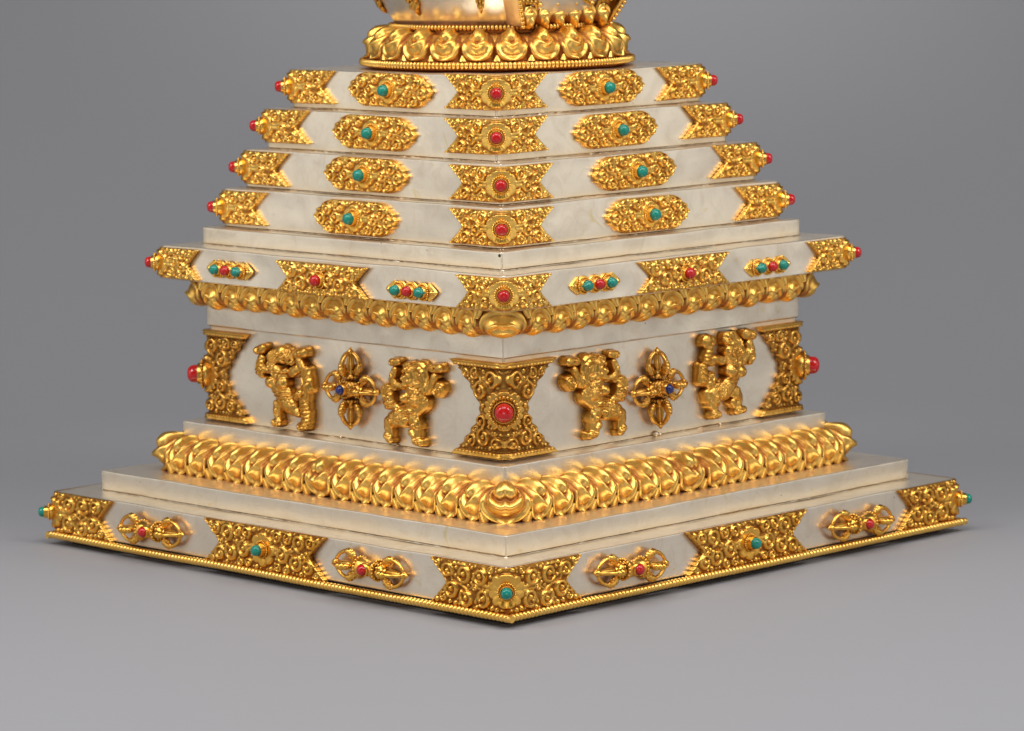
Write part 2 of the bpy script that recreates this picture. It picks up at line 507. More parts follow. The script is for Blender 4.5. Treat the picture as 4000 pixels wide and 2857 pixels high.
def plaque_mesh(e_fn, hh, path, seed, ros_r, npet, radii, x_hi, base=0.0105, cell=0.00165, ros_h=0.011, band=0.0, rim=True):
    W = x_hi
    nx = int(2 * W / cell) | 1
    nz = int(2 * hh / cell) | 1
    v = np.linspace(-1, 1, nz)
    e = np.array([float(e_fn(q)) for q in v])
    t = np.linspace(-1, 1, nx)
    X = t[None, :] * e[:, None]
    Z = np.repeat(v[:, None] * hh, nx, 1)
    H = np.zeros_like(X)
    inner = hh * (1 - band)
    circles = pack(lambda q: e_fn(q * (1 - band)), inner, 0.0, W, [(0, 0, ros_r)] if ros_r else [], radii, seed)
    g = np.random.default_rng(seed + 1)
    for cx, cz, r in circles:
        ph = g.uniform(0, 2 * PI)
        am = g.uniform(0.85, 1.15)
        if r > radii[0] * 0.33:
            add_scroll(H, X, Z, cx, cz, r, 1, ph, am)
            add_scroll(H, X, Z, -cx, cz, r, -1, ph + PI, am)
        else:
            for s in (-1, 1):
                add_bead(H, X, Z, s * cx, cz, r * 0.95, 0.85)
    # tendrils between the larger scrolls
    big = [c for c in circles if c[2] > radii[0] * 0.55]
    for i, a in enumerate(big):
        if i and len(big) > 1:
            b = min((q for q in big if q is not a), key=lambda q: math.hypot(q[0] - a[0], q[1] - a[1]))
            for s in (-1, 1):
                add_curve(H, X, Z, (s * a[0], a[1] + a[2] * .8), (s * (a[0] + b[0]) / 2, (a[1] + b[1]) / 2 + a[2] * .9), (s * b[0], b[1] + b[2] * .6), 0.0055, 0.75)
    if ros_r and not band:
        for s in (-1, 1):
            for sz in (-1, 1):
                add_curve(H, X, Z, (s * ros_r * .85, sz * hh * .10), (s * (ros_r + .035), sz * hh * .02), (s * (ros_r + .055), sz * hh * .62), 0.0085, 0.85)
                add_curve(H, X, Z, (s * ros_r * .85, sz * hh * .05), (s * (ros_r + .06), sz * hh * .16), (s * (ros_r + .085), -sz * hh * .25), 0.006, 0.8)
    if ros_r:
        rosette(H, X, Z, ros_r, npet, ros_h)
    if band:
        bm = np.abs(Z) > inner
        zz = (np.abs(Z) - inner) / (hh - inner)
        hb = 0.010 + 0.004 * np.clip(zz * 2 - .7, 0, 1)
        rope = 0.006 * np.sqrt(np.clip(1 - ((zz - 0.28) / 0.26) ** 2, 0, 1)) * (0.6 + 0.4 * np.abs(np.sin(X * 230)))
        H = np.where(bm, np.maximum(hb, 0.008 + rope), H)
    # raised wire along the notched ends, wear and casting noise
    if rim:
        de = (e[:, None] - np.abs(X))
        H = np.maximum(H, 0.0042 * np.sqrt(np.clip(1 - ((de - 0.004) / 0.0045) ** 2, 0, 1)))
    nz_ = np.random.default_rng(seed + 9).normal(0, 1, H.shape)
    H = blur(H, 1) * 0.35 + H * 0.65 + blur(nz_, 2) * 0.0016
    cav = np.clip((blur(H, 4) - H) / 0.0036, 0, 1)
    low = np.clip(1 - H / 0.004, 0, 1)
    cav = np.clip(cav * 0.9 + low * 0.6, 0, 1)
    H = H + base
    # skirt down to the silver
    Hs = np.pad(H, 1, constant_values=-0.001)
    Xs = np.pad(X, 1, mode='edge')
    Zs = np.pad(Z, 1, mode='edge')
    Cs = np.pad(cav, 1, mode='edge') * 0.6
    Cs[1:-1, 1:-1] = cav
    pos, nrm = path(Xs)
    P = np.stack([pos[..., 0] + nrm[..., 0] * Hs, pos[..., 1] + nrm[..., 1] * Hs, Zs], -1)
    g2 = G()
    g2.grid(P, Cs)
    return g2

def bezel_and_stone(parent, gr, depth, stone, nm_stone, y0=0.012, mat=M_GOLDP, tall=1.0, pos=(0, 0, 0), beads=True, pear=0.0, tilt=0.0):
    b = G()
    t = tall
    b.lathe([(0.9 * gr, -1.3 * gr), (1.22 * gr, -0.8 * gr), (1.52 * gr, -0.32 * gr), (1.50 * gr, 0.02 * gr), (1.30 * gr, 0.16 * gr), (1.22 * gr, 0.40 * gr * t), (1.17 * gr, 0.80 * gr * t),
             (1.15 * gr, 0.85 * gr * t), (1.09 * gr, 0.83 * gr * t)], 28)
    b.lathe([(1.09 * gr, 0.83 * gr * t), (1.04 * gr, 0.70 * gr * t), (0.5 * gr, 0.68 * gr * t)], 28, mi=1)
    if beads:
        nb = 24
        for k in range(nb):
            th = 2 * PI * k / nb
            b.ball((1.52 * gr * math.cos(th), -0.24 * gr, 1.52 * gr * math.sin(th)), 0.19 * gr, 7, 5)
    ob = b.obj('bezel', [mat, M_RESIN], parent, loc=(pos[0], pos[1] - y0, pos[2]))
    s = G()
    t0 = 0.83 * t + 0.10
    pr = [(gr, 0.55 * t), (gr * 1.0, t0), (gr * .99, t0 + .30), (gr * .95, t0 + .55), (gr * .84, t0 + .79), (gr * .64, t0 + .97), (gr * .36, t0 + 1.07), (gr * .02, t0 + 1.1)]
    s.lathe([(r, h * gr) for r, h in pr], 28)
    if pear:
        V = s.V[0]
        k = np.clip(V[:, 0] / gr * np.sign(pear), 0, 1)
        V[:, 2] *= 1 - abs(pear) * k ** 2 * 0.75
        V[:, 0] *= 1 + abs(pear) * 0.35 * k
    os_ = s.obj(nm_stone, stone, parent, loc=(pos[0], pos[1] - y0, pos[2]))
    return ob, os_

def swallow(W, Wn, p=1.12, sc=0.0022, k=11):
    return lambda v: Wn + (W - Wn) * abs(v) ** p + sc * math.cos(abs(v) * k * PI) * (0.3 + abs(v) * 0.7) - sc
def lozenge(W, c, p=1.7, sc=0.004, k=5.0):
    return lambda v: W - c * abs(v) ** p + sc * math.cos(v * k * PI) - sc
def hourglass(W, Wn, sc=0.0045):
    return lambda v: Wn + (W - Wn) * abs(v) ** 1.45 + (sc * math.cos(v * 9.5 * PI) - sc if abs(v) < 0.82 else -2 * sc)

CP = corner_path(0.016)
RAD_T = [0.0215, 0.019, 0.0165, 0.0125, 0.009, 0.0065, 0.0045]
# --- terraces: corner plaque with coral, face plaque with turquoise
tier_z = {'t7': 1.022, 't8': 1.147, 't9': 1.268, 't10': 1.392}
gm = plaque_mesh(swallow(0.203, 0.146), 0.0505, CP, 21, 0.044, 6, RAD_T, 0.203)
cpl = gm.obj('corner_plaque', M_GOLDT, root)
bezel_and_stone(cpl, 0.0172, 0, M_CORAL, 'coral_cabochon', y0=0.0165, mat=M_GOLDT)
gm = plaque_mesh(lozenge(0.180, 0.064), 0.0505, straight, 33, 0.042, 6, RAD_T, 0.180)
fpl = gm.obj('face_plaque', M_GOLDT, root)
bezel_and_stone(fpl, 0.0170, 0, M_TURQ, 'turquoise_cabochon', y0=0.016, tall=1.15, mat=M_GOLDT)
JIT = {('t7', 'F'): 0.0, ('t8', 'F'): -0.005, ('t9', 'F'): 0.005, ('t10', 'F'): 0.003}
first = True
for k in ('t7', 't8', 't9', 't10'):
    for c in 'FLR':
        loc = at_corner(c, TIERS[k] + 0.001, tier_z[k] + JIT.get((k, c), random.uniform(-.003, .003)))
        loc = (loc[0] + DX[k], loc[1], loc[2])
        if first:
            cpl.location = Vector(loc) * U; cpl.rotation_euler = (0, 0, CRZ[c])
        else:
            copy_part(cpl, root, loc, CRZ[c] + random.uniform(-.006, .006), random.uniform(-.015, .015))
        if c == 'F':
            for sd in 'LR':
                fl = on_face(sd, TIERS[k] + 0.001, {'L': -0.002, 'R': 0.0}[sd] + random.uniform(-.006, .006), tier_z[k] - 0.001)
                fl = (fl[0] + DX[k], fl[1], fl[2])
                # the two faces carry mirror-image castings
                if first and sd == 'L':
                    fpl.location = Vector(fl) * U; fpl.rotation_euler = (0, 0, RZ[sd])
                else:
                    copy_part(fpl, root, fl, RZ[sd], random.uniform(-.014, .014))
        first = False

# --- cornice
zc = 0.8555
gm = plaque_mesh(swallow(0.180, 0.132), 0.0465, CP, 45, 0.042, 6, RAD_T, 0.180)
o = gm.obj('corner_plaque', M_GOLDT, root)
bezel_and_stone(o, 0.0172, 0, M_CORAL, 'coral_cabochon', y0=0.0165, mat=M_GOLDT)
for i, c in enumerate('FLR'):
    loc = at_corner(c, TIERS['cornice'] + 0.001, zc)
    loc = (loc[0] + DX['cornice'], loc[1], loc[2])
    if i == 0:
        o.location = Vector(loc) * U
    else:
        copy_part(o, root, loc, CRZ[c])
gm = plaque_mesh(swallow(0.200, 0.148), 0.0465, straight, 57, 0.0, 6, [0.026] + RAD_T, 0.200)
o = gm.obj('face_plaque', M_GOLDT, root)
bezel_and_stone(o, 0.0165, 0, M_CORAL, 'coral_cabochon', y0=0.014, mat=M_GOLDT)
o.location = Vector(on_face('L', TIERS['cornice'] + 0.001, 0, zc - .006)) * U; o.rotation_euler = (0, 0, RZ['L'])
copy_part(o, root, on_face('R', TIERS['cornice'] + 0.001, 0.004, zc), RZ['R'])
# triple jewel mounts
def jewel_mount():
    g = G()
    W, hh = 0.104, 0.027
    nx, nz = 121, 37
    v = np.linspace(-1, 1, nz)
    e = np.array([W - 0.034 * abs(q) ** 1.3 for q in v])
    X = np.linspace(-1, 1, nx)[None, :] * e[:, None]
    Z = np.repeat(v[:, None] * hh, nx, 1)
    lob = 0.52 + 0.48 * np.abs(np.cos(X / 0.046 * PI))
    lob = np.where(np.abs(X) > 0.069, 1.0, lob)
    Z = Z * lob
    H = np.full_like(X, 0.006)
    for s in (-1, 1):
        for q in (0.084, 0.094):
            add_bead(H, X, Z, s * q, 0, 0.0075, 1.5)
    Hs = np.pad(H, 1, constant_values=-.001); Xs = np.pad(X, 1, mode='edge'); Zs = np.pad(Z, 1, mode='edge')
    g.grid(np.stack([Xs, -Hs, Zs], -1))
    o = g.obj('jewel_mount', M_GOLDT, root)
    for x, st, nm, pe in ((-0.050, M_TURQ, 'turquoise_cabochon', -0.7), (0, M_CORAL, 'coral_cabochon', 0), (0.050, M_TURQ, 'turquoise_cabochon', 0.7)):
        bezel_and_stone(o, 0.0150, 0, st, nm, y0=0.006, pos=(x, 0, 0), tall=1.1, pear=pe, mat=M_GOLDT)
    return o
o = jewel_mount()
first = True
for sd, s, dz in (('L', TIERS['cornice'] - 0.362, -0.013), ('L', TIERS['cornice'] - 1.155, -0.004), ('R', 0.370 - TIERS['cornice'], 0.0), ('R', 1.125 - TIERS['cornice'], -0.012)):
    loc = on_face(sd, TIERS['cornice'] + 0.002, s, zc + dz)
    if first:
        o.location = Vector(loc) * U; o.rotation_euler = (0, 0, RZ[sd]); first = False
    else:
        copy_part(o, root, loc, RZ[sd], random.uniform(-.02, .02))

# --- bottom plinth
zp = 0.0815
RAD_P = [0.030, 0.026, 0.021, 0.016, 0.0125, 0.009, 0.0065, 0.0045]
gm = plaque_mesh(swallow(0.285, 0.222, 1.1), 0.0635, CP, 63, 0.050, 10, RAD_P, 0.285, base=0.011)
o = gm.obj('corner_plaque', M_GOLDP, root)
bezel_and_stone(o, 0.0160, 0, M_TURQ, 'turquoise_cabochon', y0=0.0165, tall=1.45)
for i, c in enumerate('FLR'):
    loc = at_corner(c, TIERS['plinth'] + 0.001, zp)
    if i == 0:
        o.location = Vector(loc) * U
    else:
        copy_part(o, root, loc, CRZ[c])
gm = plaque_mesh(swallow(0.268, 0.200, 1.1), 0.0635, straight, 71, 0.053, 8, RAD_P, 0.268, base=0.011)
o = gm.obj('face_plaque', M_GOLDP, root)
bezel_and_stone(o, 0.0160, 0, M_TURQ, 'turquoise_cabochon', y0=0.017, tall=1.45)
o.location = Vector(on_face('L', TIERS['plinth'] + 0.001, 0, zp)) * U; o.rotation_euler = (0, 0, RZ['L'])
copy_part(o, root, on_face('R', TIERS['plinth'] + 0.001, 0.002, zp), RZ['R'])

# --- dado corners: hourglass plaques
gm = plaque_mesh(hourglass(0.200, 0.086), 0.137, CP, 83, 0.060, 16, RAD_P, 0.200, base=0.012, band=0.12, ros_h=0.012, rim=False)
o = gm.obj('hourglass_plaque', M_GOLDD, root)
bezel_and_stone(o, 0.0275, 0, M_CORAL, 'coral_cabochon', y0=0.016, mat=M_GOLDD, tall=0.9)
for i, c in enumerate('FLR'):
    loc = at_corner(c, TIERS['dado'] + 0.002, 0.5075)
    if i == 0:
        o.location = Vector(loc) * U
    else:
        copy_part(o, root, loc, CRZ[c])

# ------------------------------------------------------------------ guardian lion reliefs
LION_A = [
    (-0.0877, 0.2472, 0.0148, -0.0602, 0.2504, 0.0131, 0.0099), (-0.0745, 0.2265, 0.0131, -0.0847, 0.2047, 0.0137, 0.0110),
    (-0.085, 0.1914, 0.0148, -0.0675, 0.1815, 0.0127, 0.0099), (-0.0755, 0.1865, 0.0116, -0.0402, 0.1781, 0.0127, 0.0099),
    (-0.0918, 0.1946, 0.0127, -0.0786, 0.1729, 0.0116, 0.0066), (0.0316, 0.2334, 0.0317, 0.0335, 0.1977, 0.0317, 0.0099),
    (-0.0118, 0.2298, 0.0233, -0.0044, 0.1982, 0.0233, 0.0198), (-0.0232, 0.208, 0.0159, -0.0264, 0.1888, 0.0127, 0.0242),
    (-0.0196, 0.2424, 0.0148, -0.0032, 0.2475, 0.0127, 0.0176), (-0.0051, 0.1717, 0.0254, 0.0056, 0.1651, 0.0254, 0.0132),
    (0.0829, 0.2433, 0.0159, 0.1151, 0.246, 0.0169, 0.0132), (0.0931, 0.2197, 0.0148, 0.0819, 0.2, 0.0159, 0.0121),
    (0.0818, 0.1943, 0.0159, 0.0572, 0.1771, 0.0190, 0.0132), (0.1138, 0.1896, 0.0222, 0.1027, 0.1736, 0.0190, 0.0088),
    (-0.0301, 0.1487, 0.0180, -0.0301, 0.1468, 0.0180, 0.0209), (0.0105, 0.1428, 0.0233, 0.0159, 0.1414, 0.0233, 0.0242),
    (0.0321, 0.1409, 0.0338, -0.0065, 0.1109, 0.0317, 0.0143), (-0.0065, 0.1109, 0.0254, -0.0367, 0.1006, 0.0275, 0.0154),
    (-0.0534, 0.0895, 0.0349, -0.0783, 0.0796, 0.0296, 0.0187), (-0.0455, 0.077, 0.0233, -0.0401, 0.0756, 0.0211, 0.0176),
    (-0.1018, 0.0717, 0.0201, -0.1037, 0.0505, 0.0180, 0.0143), (-0.1024, 0.0487, 0.0180, -0.0989, 0.0223, 0.0159, 0.0121),
    (-0.107, 0.0292, 0.0169, -0.0963, 0.0187, 0.0159, 0.0165), (0.0037, 0.0853, 0.0254, 0.0142, 0.0712, 0.0233, 0.0154),
    (0.0085, 0.0611, 0.0233, 0.016, 0.0353, 0.0180, 0.0132), (-0.0026, 0.0487, 0.0159, 0.008, 0.0402, 0.0148, 0.0176),
    (0.0131, 0.0255, 0.0180, 0.0319, 0.0217, 0.0169, 0.0165), (-0.1091, 0.1626, 0.0233, -0.0989, 0.1292, 0.0254, 0.0121),
    (-0.1047, 0.1172, 0.0148, -0.069, 0.1186, 0.0127, 0.0110), (-0.1087, 0.176, 0.0127, -0.1034, 0.1707, 0.0169, 0.0099)]
LION_B = [
    (-0.1096, 0.2369, 0.0162, -0.0851, 0.2448, 0.0184, 0.0154), (-0.0923, 0.212, 0.0184, -0.0994, 0.181, 0.0195, 0.0132),
    (-0.1027, 0.1727, 0.0173, -0.0909, 0.1635, 0.0130, 0.0110), (-0.0872, 0.1821, 0.0162, -0.0539, 0.1848, 0.0173, 0.0132),
    (-0.0346, 0.2227, 0.0260, 0.0019, 0.2376, 0.0282, 0.0209), (0.0073, 0.22, 0.0206, 0.0224, 0.2272, 0.0195, 0.0220),
    (-0.0177, 0.1878, 0.0173, 0.0181, 0.1868, 0.0152, 0.0198), (-0.0444, 0.1977, 0.0217, -0.0418, 0.1858, 0.0195, 0.0176),
    (0.0257, 0.2355, 0.0238, 0.0429, 0.2169, 0.0173, 0.0099), (-0.0183, 0.1717, 0.0260, -0.0003, 0.1712, 0.0260, 0.0143),
    (0.0735, 0.2433, 0.0195, 0.1032, 0.2477, 0.0195, 0.0176), (0.0787, 0.2198, 0.0173, 0.09, 0.2047, 0.0184, 0.0132),
    (0.072, 0.1952, 0.0173, 0.0478, 0.1832, 0.0195, 0.0143), (-0.0491, 0.1469, 0.0206, -0.0492, 0.1448, 0.0206, 0.0220),
    (0.0019, 0.1472, 0.0249, 0.0079, 0.1477, 0.0238, 0.0220), (-0.0194, 0.1353, 0.0325, 0.0038, 0.1131, 0.0368, 0.0154),
    (0.0094, 0.1016, 0.0346, 0.0386, 0.08, 0.0303, 0.0187), (0.0502, 0.069, 0.0238, 0.0706, 0.0588, 0.0152, 0.0143),
    (0.1132, 0.1907, 0.0217, 0.1148, 0.1469, 0.0271, 0.0121), (0.1057, 0.1381, 0.0238, 0.0988, 0.1055, 0.0238, 0.0110),
    (0.0816, 0.124, 0.0162, 0.0815, 0.12, 0.0162, 0.0165), (-0.0242, 0.0804, 0.0184, -0.0263, 0.0621, 0.0173, 0.0132),
    (-0.0265, 0.056, 0.0173, -0.0226, 0.0402, 0.0162, 0.0121), (-0.0321, 0.0231, 0.0173, -0.017, 0.0266, 0.0162, 0.0176),
    (0.0985, 0.0974, 0.0238, 0.1037, 0.0739, 0.0217, 0.0132), (0.1065, 0.0681, 0.0217, 0.1057, 0.042, 0.0195, 0.0121),
    (0.0843, 0.022, 0.0184, 0.1023, 0.0277, 0.0195, 0.0176)]

LION_C = [
    (-0.101, 0.2558, 0.0220, -0.0865, 0.2534, 0.0198, 0.0154),
    (-0.0926, 0.2315, 0.0136, -0.1015, 0.2051, 0.0158, 0.0121),
    (-0.1016, 0.1973, 0.0158, -0.0755, 0.1868, 0.0110, 0.0099),
    (-0.0696, 0.1999, 0.0128, -0.0346, 0.1905, 0.0154, 0.0132),
    (0.0012, 0.2556, 0.0275, 0.0246, 0.2297, 0.0275, 0.0143),
    (-0.0079, 0.2192, 0.0187, 0.0036, 0.1945, 0.0176, 0.0209),
    (-0.0136, 0.2472, 0.0132, -0.0048, 0.2405, 0.0132, 0.0209),
    (0.0363, 0.2266, 0.0176, 0.0451, 0.208, 0.0176, 0.0165),
    (0.0481, 0.2136, 0.0165, 0.0567, 0.1891, 0.0154, 0.0110),
    (0.0065, 0.1844, 0.0198, 0.0359, 0.1755, 0.0176, 0.0143),
    (0.0751, 0.2603, 0.0176, 0.1018, 0.2557, 0.0172, 0.0154),
    (0.0897, 0.2312, 0.0136, 0.0955, 0.2109, 0.0150, 0.0132),
    (0.0776, 0.2028, 0.0150, 0.0596, 0.1809, 0.0150, 0.0143),
    (0.1028, 0.1924, 0.0158, 0.0952, 0.1734, 0.0110, 0.0099),
    (0.0004, 0.1584, 0.0216, 0.0033, 0.1562, 0.0216, 0.0231),
    (0.0475, 0.1496, 0.0180, 0.049, 0.1475, 0.0176, 0.0198),
    (0.0152, 0.1658, 0.0242, 0.0387, 0.1614, 0.0198, 0.0143),
    (0.0149, 0.1323, 0.0209, 0.0029, 0.1159, 0.0231, 0.0143),
    (-0.0089, 0.1132, 0.0253, -0.0296, 0.0957, 0.0275, 0.0187),
    (-0.1235, 0.18, 0.0154, -0.1196, 0.1406, 0.0209, 0.0121),
    (-0.0875, 0.1489, 0.0165, -0.0907, 0.1277, 0.0176, 0.0132),
    (-0.0908, 0.118, 0.0128, -0.0558, 0.1142, 0.0128, 0.0110),
    (-0.0997, 0.0974, 0.0154, -0.094, 0.0791, 0.0154, 0.0110),
    (-0.0764, 0.0929, 0.0231, -0.0708, 0.0688, 0.0187, 0.0165),
    (-0.0825, 0.0622, 0.0158, -0.071, 0.0492, 0.0136, 0.0132),
    (-0.0712, 0.0315, 0.0172, -0.0624, 0.0295, 0.0150, 0.0176),
    (0.0234, 0.088, 0.0202, 0.0351, 0.073, 0.0165, 0.0154),
    (0.0409, 0.0644, 0.0132, 0.0363, 0.0491, 0.0136, 0.0132),
    (0.0143, 0.0594, 0.0128, 0.0318, 0.0417, 0.0132, 0.0121),
    (0.0347, 0.0335, 0.0172, 0.0555, 0.0322, 0.0136, 0.0176),
]

def lion(prims, kind, mirror):
    cell = 0.00125
    xs = np.arange(-0.150, 0.1501, cell)
    zs = np.arange(-0.008, 0.2781, cell)
    X, Z = np.meshgrid(xs, zs)
    KX = 1.25 if kind == 'C' else 1.16
    top = np.zeros_like(X)
    dn = np.full_like(X, 9.0)
    owner = np.zeros(X.shape, int)
    for i, (ax, az, ra, bx, bz, rb, h) in enumerate(prims):
        vx, vz = (bx - ax) / KX, bz - az
        L = vx * vx + vz * vz + 1e-10
        px, pz = (X - ax) / KX, Z - az
        t = np.clip((px * vx + pz * vz) / L, 0, 1)
        r = (ra + (rb - ra) * t) * (1.13 if kind == 'C' else 0.97)
        d = np.hypot(px - t * vx, pz - t * vz) / r
        hh = 1.35 * h * np.sqrt(np.clip(1 - d ** 2, 0, 1))
        owner = np.where(hh > top, i, owner)
        top = np.maximum(top, hh)
        dn = np.minimum(dn, (d - 1) * r)
    top = blur(top, 1)
    D = np.zeros_like(X)
    def wav(cx, cz, rx, rz_, fn, amp):
        x, z = (X - cx) / rx, (Z - cz) / rz_
        rho = np.hypot(x, z)
        m = np.clip((1 - rho) * 5, 0, 1)
        D[:] += m * amp * fn(np.arctan2(z, x), rho)
    bumps = []
    if kind == 'A':
        wav(0.012, 0.205, 0.062, 0.066, lambda a, q: np.abs(np.sin(q * 11 + a * 1.6)) * (q > .42) * (X > -.004), 0.0036)
        wav(-0.104, 0.145, 0.032, 0.045, lambda a, q: np.abs(np.sin(a * 4 + q * 7)), 0.0040)
        wav(0.108, 0.185, 0.030, 0.030, lambda a, q: np.abs(np.sin(q * 9 + a * 2)), 0.0038)
        wav(0.045, 0.160, 0.040, 0.022, lambda a, q: np.abs(np.sin(X * 260 - Z * 150)), 0.0026)
        wav(-0.025, 0.112, 0.05, 0.016, lambda a, q: np.sin((X * 0.35 + Z) * 900)[0:1] * 0 + np.cos(q * 14), 0.0022)
        wav(-0.092, 0.195, 0.02, 0.03, lambda a, q: np.abs(np.sin(q * 8)), 0.0025)
        bumps = [(-0.0335, 0.149, .004, .8), (0.004, 0.1435, .005, .8), (-0.056, 0.0845, .0085, .9), (-0.024, 0.083, .0085, .9), (-0.087, 0.075, .007, .8), (-0.076, 0.078, .004, .8),
                 (0.006, 0.069, .009, .8), (-0.013, 0.235, .007, 1.0), (-0.030, 0.2265, .007, .9), (-0.028, 0.205, .006, 1.0), (0.022, 0.191, .010, .9),
                 (0.088, 0.246, .006, .8), (0.096, 0.239, .005, .8), (-0.086, 0.250, .006, .7), (-0.096, 0.126, .008, .9), (-0.083, 0.128, .006, .9),
                 (-0.112, 0.026, .005, .9), (-0.103, 0.0235, .005, .9), (-0.094, 0.022, .005, .9), (0.012, 0.027, .006, .9), (0.024, 0.022, .006, .9), (0.033, 0.024, .005, .9)]
        pits = [(-0.022, 0.2215, .0055, .006), (-0.034, 0.1965, .008, .009), (-0.005, 0.2245, .004, .004), (0.096, 0.2435, .004, .004), (-0.09, 0.2475, .004, .004), (-0.006, 0.2050, .006, .004)]
    elif kind == 'C':
        wav(0.045, 0.222, 0.032, 0.036, lambda a, q: np.abs(np.sin(a * 6 + q * 3)), 0.0034)
        wav(0.005, 0.252, 0.036, 0.022, lambda a, q: np.sin(X * 330 + Z * 120), 0.0014)
        wav(-0.118, 0.160, 0.022, 0.034, lambda a, q: np.abs(np.sin(Z * 190 + X * 120)), 0.0034)
        wav(-0.09, 0.135, 0.018, 0.024, lambda a, q: np.abs(np.sin(a * 4)), 0.0032)
        wav(-0.10, 0.215, 0.022, 0.030, lambda a, q: np.abs(np.sin(Z * 260)), 0.0026)
        wav(0.010, 0.128, 0.035, 0.020, lambda a, q: np.sin(Z * 560 + np.sin(X * 70)), 0.0016)
        wav(-0.045, 0.105, 0.035, 0.030, lambda a, q: np.sin(X * 700) * np.sin(Z * 760), 0.0016)
        wav(0.095, 0.195, 0.022, 0.028, lambda a, q: np.abs(np.sin(q * 8)), 0.0028)
        bumps = [(x, z, r, .85) for (x, z), r in zip([(0.0106, 0.1554), (0.0535, 0.1496), (0.0153, 0.1811), (0.0389, 0.1752), (-0.0106, 0.246), (0.0038, 0.2131), (-0.0559, 0.1064), (-0.0692, 0.0833), (-0.0138, 0.2139), (0.0186, 0.2205), (-0.0799, 0.0325), (-0.0683, 0.0263), (-0.0566, 0.0259), (0.0288, 0.0302), (0.0436, 0.0275), (0.0555, 0.0292), (0.0988, 0.255), (0.0421, 0.2064)],
                 [.004, .004, .008, .008, .010, .007, .008, .008, .006, .006, .006, .006, .006, .006, .006, .005, .009, .007])]
        pits = [(0.0052, 0.2051, .009, .010), (-0.0106, 0.246, .005, .007), (0.0185, 0.2107, .006, .006), (0.0869, 0.2542, .005, .004), (-0.0895, 0.2507, .005, .004)]
    else:
        wav(-0.03, 0.222, 0.035, 0.03, lambda a, q: np.sin(X * 520) * np.sin(Z * 620), 0.0020)
        wav(0.112, 0.155, 0.034, 0.060, lambda a, q: np.abs(np.sin(a * 5 + q * 6)), 0.0042)
        wav(0.103, 0.055, 0.03, 0.05, lambda a, q: np.abs(np.sin(Z * 260)), 0.0042)
        wav(-0.100, 0.185, 0.03, 0.034, lambda a, q: np.abs(np.sin(a * 4 + q * 6)), 0.0032)
        wav(0.005, 0.112, 0.05, 0.020, lambda a, q: np.sin(Z * 620 + np.sin(X * 60)), 0.0018)
        wav(0.038, 0.225, 0.03, 0.035, lambda a, q: np.abs(np.sin(a * 6)), 0.0032)
        bumps = [(-0.0405, 0.168, .007, 1), (-0.021, 0.1675, .007, 1), (0.0, 0.1685, .006, 1), (0.021, 0.2275, .0085, 1.1), (-0.004, 0.236, .008, 1.0), (0.030, 0.209, .008, .9), (0.010, 0.180, .006, .9),
                 (-0.006, 0.1815, .006, .9), (0.068, 0.120, .006, .9), (0.078, 0.121, .006, .9), (0.089, 0.119, .006, .9), (0.055, 0.098, .01, .7), (-0.108, 0.237, .009, .6), (0.083, 0.244, .010, .7),
                 (-0.037, 0.025, .006, .9), (-0.027, 0.021, .006, .9), (-0.017, 0.022, .006, .9), (0.080, 0.022, .006, .9), (0.091, 0.019, .006, .9), (0.102, 0.022, .006, .9), (-0.027, 0.060, .008, .8), (-0.05, 0.192, .008, .8)]
        pits = [(0.016, 0.2205, .006, .008), (0.002, 0.1985, .012, .013), (0.016, 0.1995, .009, .010), (-0.098, 0.2405, .007, .005), (0.079, 0.2445, .008, .006), (0.0215, 0.2285, .003, .004), (0.0395, 0.2195, .006, .006)]
    for cx, cz, r, k in bumps:
        d = np.hypot((X - cx) / KX, Z - cz) / r
        D = D + k * r * 0.62 * np.sqrt(np.clip(1 - d ** 2, 0, 1)) - 0.0012 * np.exp(-((d - 1.15) / .22) ** 2)
    for cx, cz, r, dep in pits:
        d = np.hypot((X - cx) / KX, Z - cz) / r
        D = D - dep * np.exp(-d ** 2 * 1.4)
    nz_ = np.random.default_rng(3).normal(0, 1, X.shape)
    rel = top + 1.35 * D + blur(nz_, 1) * 0.0011 + blur(nz_[::-1], 3) * 0.0050 + blur(nz_.T.copy().T, 5) * 0.004
    rel = np.maximum(rel, 0)
    wall = np.clip(-dn / 0.0026, 0, 1)
    H = wall * 0.0165 + 0.85 * rel * np.clip(-dn / 0.004, 0, 1)
    keep = dn < 0.0
    cav = np.clip((blur(H, 4) - H) / 0.006, 0, 1) * keep
    H = np.where(keep, H, -0.001)
    P = np.stack([X * (-1 if mirror else 1), -H, Z], -1)
    g = G()
    g.grid(P, cav, keep=keep, flip=mirror)
    # drop unused vertices
    used = np.unique(np.array(g.F))
    mp = -np.ones(g.n, int); mp[used] = np.arange(len(used))
    g.V = [np.concatenate(g.V)[used]]; g.C = [np.concatenate(g.C)[used]]
    g.F = mp[np.array(g.F)].tolist(); g.n = len(used)
    return g

a_d = TIERS['dado'] + 0.001
for prims, kind, mir, sd, s, dz in ((LION_A, 'A', False, 'L', a_d - 0.352, 0.366), (LION_B, 'B', False, 'L', a_d - 0.922, 0.364),
                                    (LION_A, 'A', True, 'R', 0.360 - a_d, 0.379), (LION_C, 'C', False, 'R', 0.945 - a_d, 0.371)):
    lion(prims, kind, mir).obj('lion_relief', M_GOLDD, root, on_face(sd, a_d, s, dz), RZ[sd])

# ------------------------------------------------------------------ vajras
def bez(p0, p1, p2, p3, n=14):
    t = np.linspace(0, 1, n)[:, None]
    p0, p1, p2, p3 = [np.array(q, float) for q in (p0, p1, p2, p3)]
    return (1 - t) ** 3 * p0 + 3 * t * (1 - t) ** 2 * p1 + 3 * t * t * (1 - t) * p2 + t ** 3 * p3

